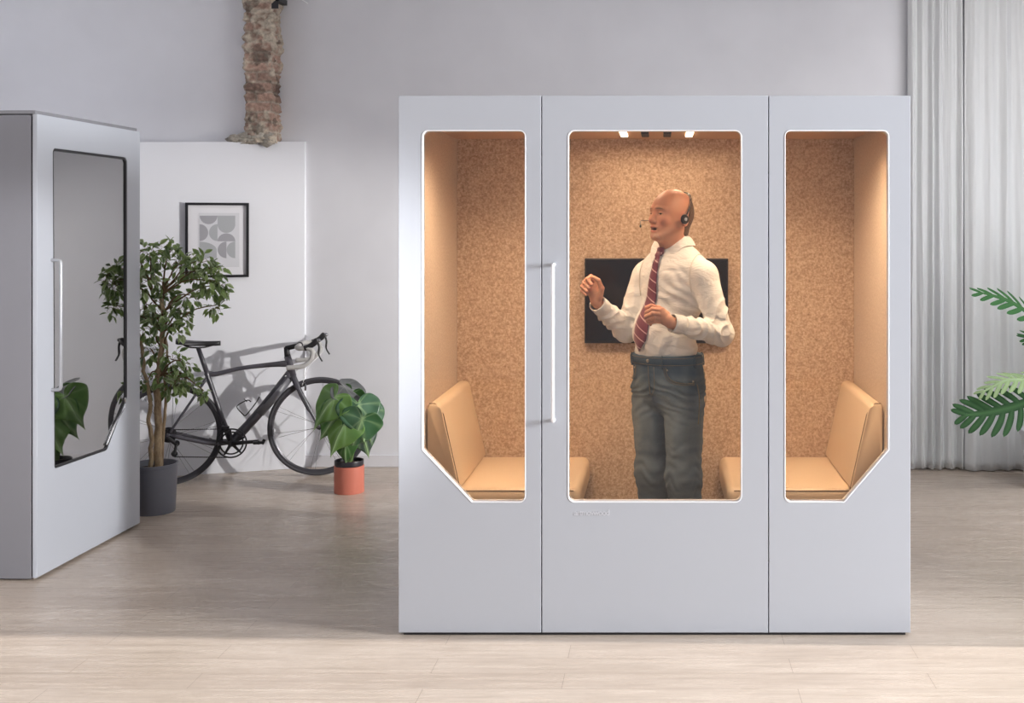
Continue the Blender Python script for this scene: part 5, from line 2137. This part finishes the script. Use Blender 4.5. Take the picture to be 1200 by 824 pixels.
        for k in range(int(cnt * 1.9)):
            while True:
                q = Vector((rnd.uniform(-1, 1), rnd.uniform(-1, 1), rnd.uniform(-1, 1)))
                if q.length < 1:
                    break
            bp = cc + Vector((q.x * rr * 1.05, q.y * rr * 1.1, q.z * rr * 0.95))
            if bp.y < minY:
                continue
            ld = (q * 0.7 + Vector((rnd.uniform(-.7, .7), rnd.uniform(-.6, .6), rnd.uniform(-1.1, 0.45)))).normalized()
            size = rnd.uniform(0.042, 0.062)
            if bp.y + ld.y * size < minY:
                ld.y = abs(ld.y)
            tube(br, [cc.lerp(bp, 0.75), bp], 0.0009, 3, cap=False)
            leaf(bp, ld, size, Vector((rnd.uniform(-0.8, 0.8), rnd.uniform(-1.0, 0.1), rnd.uniform(0.1, 1))).normalized())
    obj('branches', br, 'twig_bark', t, smooth=True)
    obj('foliage', lf, 'ficus_leaf', t, smooth=True)


ficus()


def cordate_leaf(parent, base, tipdir, facing, size, c1, c2, vein, lobes=0.0, droop=0.35, cup=0.25, w=0.80):
    """heart-shaped leaf: base = stalk joint, tipdir = direction of the midrib, facing = normal of the upper side"""
    d = Vector(tipdir).normalized()
    nrm = Vector(facing)
    nrm = (nrm - d * nrm.dot(d)).normalized()
    side = d.cross(nrm)
    bm = bmesh.new()
    lay = bm.verts.layers.float_color.new('Col')
    na, nr = 96, 10
    cen = bm.verts.new(base)
    cen[lay] = (*vein, 1)
    rings = []
    for j in range(1, nr + 1):
        rho = j / nr
        ring = []
        for i in range(na):
            a = 2 * PI * i / na          # 0 towards the tip
            aa = a if a <= PI else 2 * PI - a
            # heart outline: pointed at the tip, notched at the stalk
            tt_ = PI - a
            hx = 16 * math.sin(tt_) ** 3 * (1 + 0.0)
            hy = -(13 * math.cos(tt_) - 5 * math.cos(2 * tt_) - 2 * math.cos(3 * tt_) - math.cos(4 * tt_)) + 4.0
            q_ = 1 - lobes * (0.5 + 0.5 * math.cos(aa * 9.5)) * (1 if 0.3 < aa < 2.5 else 0) * rho ** 3
            yy = hy / 21.0 * rho * size * q_ * (1.12 if hy > 0 else 0.9)
            xx = hx / 21.0 * rho * size * w * q_
            # veins curve out to the margin
            vph = (aa * 4.6 + rho * 0.8)
            vv = max(0, 1 - abs(((vph / PI) % 1.0) - 0.5) * 2 / 0.30) * (aa > 0.12)
            mid = max(0, 1 - abs(xx) / (0.012 * size / 0.12))
            h = -cup * abs(xx) * (1 - 0.3 * rho) + 0.006 * size * math.sin(vph * 2) * rho - droop * (yy * abs(yy)) / size * 0.8
            h += 0.05 * size * noise.noise(Vector((xx, yy, 0)) * 12 + Vector(base) * 7) * rho
            v = bm.verts.new(Vector(base) + d * yy + side * xx + nrm * (h + 0.10 * size * 0))
            var = noise.noise(Vector((xx, yy, size)) * 16 + Vector(base) * 3) * 0.5 + 0.5
            c = Vector(c1).lerp(Vector(c2), var)
            c = c.lerp(Vector(vein), min(1, 0.85 * mid + 0.6 * vv * (1 - 0.5 * rho)))
            v[lay] = (*c, 1)
            ring.append(v)
        rings.append(ring)
    for i in range(na):
        bm.faces.new((cen, rings[0][i], rings[0][(i + 1) % na]))
    for j in range(nr - 1):
        for i in range(na):
            k = (i + 1) % na
            bm.faces.new((rings[j][i], rings[j + 1][i], rings[j + 1][k], rings[j][k]))
    o = obj('leaf', bm, 'broad_leaf', parent, smooth=True)
    md = o.modifiers.new('s', 'SOLIDIFY')
    md.thickness = 0.0008
    return o


def philodendron():
    c = Vector(((409 - CX) / 186.5, 7.22, 0))
    t = thing('potted_philodendron', 'broad-leaved philodendron in a small terracotta red pot in front of the bicycle', 'plant', c)
    ro = 17.3 / 186.5
    pot('pot', [(0, 0.0), (ro * 0.985, 0.0), (ro, 0.004), (ro, 0.165), (ro * 0.95, 0.168), (ro * 0.93, 0.15), (0.0, 0.15)], 'red_pot', t)
    pot('inner_pot', [(ro * 0.80, 0.155), (ro * 0.94, 0.170), (ro * 0.965, 0.172), (ro * 0.975, 0.196), (ro * 0.96, 0.201), (ro * 0.92, 0.198), (ro * 0.90, 0.17), (0, 0.168)], 'black_pot', t)
    soil_disc(ro * 0.86, 0.180, t)

    def l(px, py, dy=0.0):
        return at(px, py, c.y + dy) - c
    G = (0.030, 0.105, 0.028)
    G2 = (0.095, 0.23, 0.05)
    B1 = (0.030, 0.080, 0.045)
    B2 = (0.10, 0.22, 0.12)
    VN = (0.34, 0.50, 0.24)
    YG = (0.19, 0.34, 0.08)
    DK = (0.075, 0.085, 0.085)
    DK2 = (0.16, 0.165, 0.165)
    # base px, tip px, depth base/tip, facing, size px, colours
    leaves = [
        ((392, 466), (367, 493), -0.04, -0.09, (-0.35, -1.0, 0.55), 46, G2, YG, 0.05),
        ((396, 484), (374, 513), -0.06, -0.10, (0.1, -1.0, 0.3), 40, G, G2, 0.03),
        ((404, 496), (388, 524), -0.09, -0.13, (-0.15, -1.0, 0.35), 44, G2, YG, 0.05),
        ((420, 475), (424, 497), -0.05, -0.10, (0.35, -1.0, 0.35), 46, B1, B2, 0.03),
        ((424, 492), (405, 542), -0.10, -0.12, (0.2, -1.0, 0.25), 44, G, B2, 0.06),
        ((433, 482), (437, 507), -0.02, -0.05, (0.8, -0.9, 0.2), 38, B1, B2, 0.02),
        ((424, 505), (431, 527), 0.0, -0.02, (0.5, -1.0, 0.1), 34, B1, DK, 0.02),
        ((412, 462), (404, 484), 0.04, 0.03, (-0.3, -0.9, 0.5), 34, G, G2, 0.03),
        ((404, 453), (438, 466), 0.05, 0.02, (0.2, -0.5, 1.0), 42, DK, DK2, 0.08),
        ((405, 520), (403, 543), -0.07, -0.09, (-0.1, -1, 0.2), 26, G, G2, 0.03),
    ]
    st = bmesh.new()
    rootp = l(409, 545)
    for (bp, tp, d0, d1, fc, sz, c1, c2, lb) in leaves:
        b0, b1 = l(*bp, d0), l(*tp, d1)
        size = sz / 186.5
        cordate_leaf(t, b0, (b1 - b0), fc, size * 0.86, c1, c2, VN if c1 != DK else (0.3, 0.3, 0.3), lobes=lb, w=0.86)
        mid = rootp.lerp(b0, 0.55) + Vector((0, 0.03, 0.03))
        pth = smooth_path([rootp + Vector((random.uniform(-.012, .012), random.uniform(-.01, .01), -0.05)), mid, b0 + Vector((0, 0.006, 0.0))], 7)
        tube(st, pth, [0.0042 - 0.0018 * i / len(pth) for i in range(len(pth))], 7)
    obj('stems', st, 'green_stem', t, smooth=True)


philodendron()


def split_leaf(parent, pts, width, c1, c2, vein, facing, nl=8, curl=0.2):
    """deeply lobed long leaf along midrib pts"""
    path = smooth_path(pts, 10)
    n = len(path)
    bm = bmesh.new()
    lay = bm.verts.layers.float_color.new('Col')
    F = Vector(facing).normalized()

    def fr(u):
        i = min(n - 2, max(0, int(u * (n - 1))))
        f_ = u * (n - 1) - i
        p = path[i].lerp(path[i + 1], f_)
        d = (path[i + 1] - path[i]).normalized()
        nn = (F - d * F.dot(d)).normalized()
        return p, d, nn, d.cross(nn)
    rnd = random.Random(int(width * 1000) + nl)
    for s in (-1, 1):
        # central strip
        prev = None
        m_ = 30
        for k in range(m_ + 1):
            u = k / m_
            p, d, nn, sd = fr(u)
            w0 = width * 0.16 * math.sin(PI * min(1, u * 0.85 + 0.15)) ** 0.6
            a, b_ = bm.verts.new(p + nn * 0.0012), bm.verts.new(p + sd * s * w0 - nn * w0 * curl)
            a[lay] = (*vein, 1)
            cc = Vector(c1).lerp(Vector(c2), 0.5)
            b_[lay] = (*cc, 1)
            if prev:
                q = (prev[0], a, b_, prev[1])
                bm.faces.new(q if s > 0 else q[::-1])
            prev = (a, b_)
        for k in range(nl):
            u = 0.04 + 0.90 * k / (nl - 1)
            p, d, nn, sd = fr(u)
            env = (math.sin(PI * (0.16 + 0.76 * u)) ** 0.75)
            ln = width * env * rnd.uniform(0.92, 1.05)
            lw = width * 0.078 * (0.75 + 0.5 * env)
            ang = math.radians(78 - 48 * u)        # sweep towards the tip
            if k == 0:
                ang = math.radians(112)
            dirv = (sd * s * math.sin(ang) + d * math.cos(ang)).normalized()
            perp = nn.cross(dirv).normalized()
            ns = 12
            pr = None
            wob = rnd.uniform(-0.15, 0.15)
            for j in range(ns + 1):
                v = j / ns
                ww = lw * (0.85 + 0.35 * math.sin(PI * v * 0.9)) * (1.0 if v < 0.72 else math.sqrt(max(0, 1 - ((v - 0.72) / 0.28) ** 2)))
                cpos = p + dirv * ln * v + d * (ln * 0.16 * v * v) - nn * (curl * ln * v * v * 0.8) + perp * (wob * ln * v * (1 - v))
                vs = []
                for q_ in (-1, 0, 1):
                    vt = bm.verts.new(cpos + perp * ww * q_ - nn * abs(q_) * ww * 0.28)
                    var = noise.noise(vt.co * 25) * 0.5 + 0.5
                    cc = Vector(c1).lerp(Vector(c2), var)
                    if q_ == 0:
                        cc = cc.lerp(Vector(vein), 0.6)
                    vt[lay] = (*cc, 1)
                    vs.append(vt)
                if pr:
                    for q_ in (0, 1):
                        if j == ns and ww < 1e-5:
                            pass
                        bm.faces.new((pr[q_], pr[q_ + 1], vs[q_ + 1], vs[q_]))
                pr = vs
    # pointed end lobe
    bmesh.ops.remove_doubles(bm, verts=bm.verts[:], dist=1e-5)
    o = obj('leaf', bm, 'split_leaf', parent, smooth=True)
    return o


def selloum():
    Yp = 7.35
    c = Vector((2.505, Yp, 0))
    t = thing('potted_split_leaf_plant', 'split-leaf plant in pale pot cut off at the right edge of the picture', 'plant', c)
    pot('pot', [(0, 0), (0.150, 0), (0.156, 0.006), (0.180, 0.33), (0.190, 0.335), (0.190, 0.365), (0.178, 0.367), (0.172, 0.33), (0.165, 0.30)], 'white_pot', t)
    soil_disc(0.168, 0.32, t)

    def l(px, py, dy=0.0):
        return at(px, py, Yp + dy) - c
    G1, G2, V1 = (0.012, 0.045, 0.018), (0.030, 0.095, 0.032), (0.07, 0.17, 0.06)
    P1, P2, PV = (0.22, 0.34, 0.14), (0.36, 0.48, 0.24), (0.42, 0.55, 0.32)
    M1, M2 = (0.025, 0.11, 0.035), (0.05, 0.18, 0.055)
    specs = [
        ([l(1216, 466, -.1), l(1190, 476, -.14), l(1160, 483, -.17), l(1129, 487, -.18)], 0.185, G1, G2, V1, (0.1, -1, 0.45), 9, 0.12),
        ([l(1222, 440, -.12), l(1202, 444, -.15), l(1178, 446, -.18), l(1150, 460, -.19)], 0.13, P1, P2, PV, (0.1, -0.55, 1.0), 9, 0.25),
        ([l(1232, 392, -.05), l(1205, 366, -.08), l(1180, 351, -.10), l(1147, 342, -.12)], 0.15, M1, M2, V1, (0.2, -0.75, 1), 8, 0.25),
        ([l(1262, 420, .1), l(1240, 405, .1), l(1220, 398, .08), l(1203, 396, .07)], 0.14, M1, M2, V1, (0.2, -0.6, 1), 8, 0.2),
        ([l(1262, 470, -.05), l(1290, 455, -.08), l(1315, 455, -.1), l(1340, 470, -.1)], 0.18, G1, G2, V1, (-0.1, -1, 0.5), 8, 0.15),
        ([l(1245, 400, .1), l(1260, 370, .12), l(1280, 345, .1), l(1300, 335, .08)], 0.17, G1, G2, V1, (-0.3, -0.8, 0.7), 8, 0.15),
        ([l(1236, 380, .0), l(1238, 350, -.02), l(1232, 320, -.05), l(1222, 300, -.1)], 0.16, M1, M2, V1, (0.0, -1, 0.3), 8, 0.15),
    ]
    st = bmesh.new()
    for i, (pts, w, c1, c2, vn, fc, nl, cu) in enumerate(specs):
        split_leaf(t, pts, w, c1, c2, vn, fc, nl, cu)
        root = Vector((random.uniform(-.03, .03), random.uniform(-.03, .03), 0.31))
        b0 = pts[0]
        mid = root.lerp(b0, 0.55) + Vector((0, 0, 0.08))
        tube(st, smooth_path([root, mid, b0], 8), 0.0055, 8)
    obj('stems', st, 'green_stem', t, smooth=True)


selloum()

# ------------------------------------------------------------------ light
w = bpy.data.worlds.new('World')
scene.world = w
w.use_nodes = True
bg = w.node_tree.nodes['Background']
bg.inputs['Color'].default_value = (0.86, 0.90, 1.0, 1)
bg.inputs['Strength'].default_value = 0.46


def area(name, loc, target, sx, sy, energy, col=(1, 1, 1), spread=None):
    ld = bpy.data.lights.new(name, 'AREA')
    ld.shape = 'RECTANGLE'
    ld.size, ld.size_y = sx, sy
    ld.energy = energy
    ld.color = col
    if spread:
        ld.spread = spread
    o = bpy.data.objects.new(name, ld)
    COL.objects.link(o)
    o.location = loc
    o.rotation_euler = (Vector(target) - Vector(loc)).to_track_quat('-Z', 'Y').to_euler()
    return o


# daylight through the big side window
area('window_daylight', (9.0, 2.3, 2.6), (-2.5, 5.0, 1.1), 2.0, 2.4, 2000, (0.94, 0.97, 1.0))
area('far_fill', (RX - 0.05, 6.1, 1.3), (1.7, 7.3, 0.7), 1.5, 2.0, 46, (0.95, 0.97, 1.0))  # added fill just inside the solid right wall, no window behind it

area('overhead_fill', (2.15, 6.1, CEIL - 0.02), (2.2, 6.3, 0), 1.2, 1.6, 42, (1.0, 0.98, 0.95))  # added overhead fill for the curtains and right floor, no fixture
area('overhead_fill', (0.1, 6.0, CEIL - 0.03), (-2.9, 6.5, 0.8), 0.9, 0.9, 18, (1.0, 0.99, 0.97))  # second added fill, above the pod, brightening the booth and partition

# sun along the room through the same window, its far jamb makes the edge of the lit band
sd = bpy.data.lights.new('sun', 'SUN')
sd.energy = 5.0
sd.angle = math.radians(0.6)
sd.color = (1.0, 0.97, 0.94)
so = bpy.data.objects.new('sun', sd)
COL.objects.link(so)
so.rotation_euler = Vector((-0.89, 0.027, -0.455)).to_track_quat('-Z', 'Y').to_euler()

# low added spot, no window there, throws the bicycle's shadow on the partition
sp = bpy.data.lights.new('low_beam', 'SPOT')
sp.energy = 1150
sp.spot_size = math.radians(32)
sp.spot_blend = 0.7
sp.shadow_soft_size = 0.05
sp.color = (1.0, 0.97, 0.93)
spo = bpy.data.objects.new('low_beam', sp)
COL.objects.link(spo)
spo.location = (RX - 0.1, 5.42, 1.72)
spo.rotation_euler = (Vector((-2.55, 7.75, 0.78)) - Vector(spo.location)).to_track_quat('-Z', 'Y').to_euler()

# added fill spot hung in the air by the window, brightening the phone booth
s2 = bpy.data.lights.new('booth_fill_spot', 'SPOT')
s2.energy = 2500
s2.spot_size = math.radians(19)
s2.spot_blend = 0.6
s2.shadow_soft_size = 0.15
s2.color = (0.97, 0.98, 1.0)
s2o = bpy.data.objects.new('booth_fill_spot', s2)
COL.objects.link(s2o)
s2o.location = (3.1, 1.2, 2.6)
s2o.rotation_euler = (Vector((-3.3, 5.5, 0.75)) - Vector(s2o.location)).to_track_quat('-Z', 'Y').to_euler()

# warm light under the pod's ceiling strips, then two added side fills without fixtures
for x in (-0.169, 0.148):
    area('pod_lamp_or_fill', (x, PF + 0.84, 2.10), (x, PF + 0.70, 0), 0.03, 0.26, 2.8, (1.0, 0.72, 0.47))
for x in (-0.62, 0.60):
    area('pod_lamp_or_fill', (x, PF + 0.34, 2.10), (x, PF + 0.60, 0), 0.50, 0.40, 12.0, (1.0, 0.72, 0.47), math.radians(125))

# ------------------------------------------------------------------ camera
cam = bpy.data.cameras.new('camera')
co = bpy.data.objects.new('camera', cam)
COL.objects.link(co)
co.location = (0, 0, CAMZ)
co.rotation_euler = (PI / 2, 0, 0)
cam.sensor_width = 36
cam.lens = F_PX / 1200 * 36
cam.shift_x = -(CX - 600) / 1200
cam.shift_y = -(412 - CY) / 1200
cam.clip_end = 100
scene.camera = co

vs_ = scene.view_settings
vs_.view_transform = 'Standard'
vs_.look = 'None'
vs_.exposure = 0.0
vs_.gamma = 1.0
vs_.use_curve_mapping = False
scene.cycles.use_denoising = True
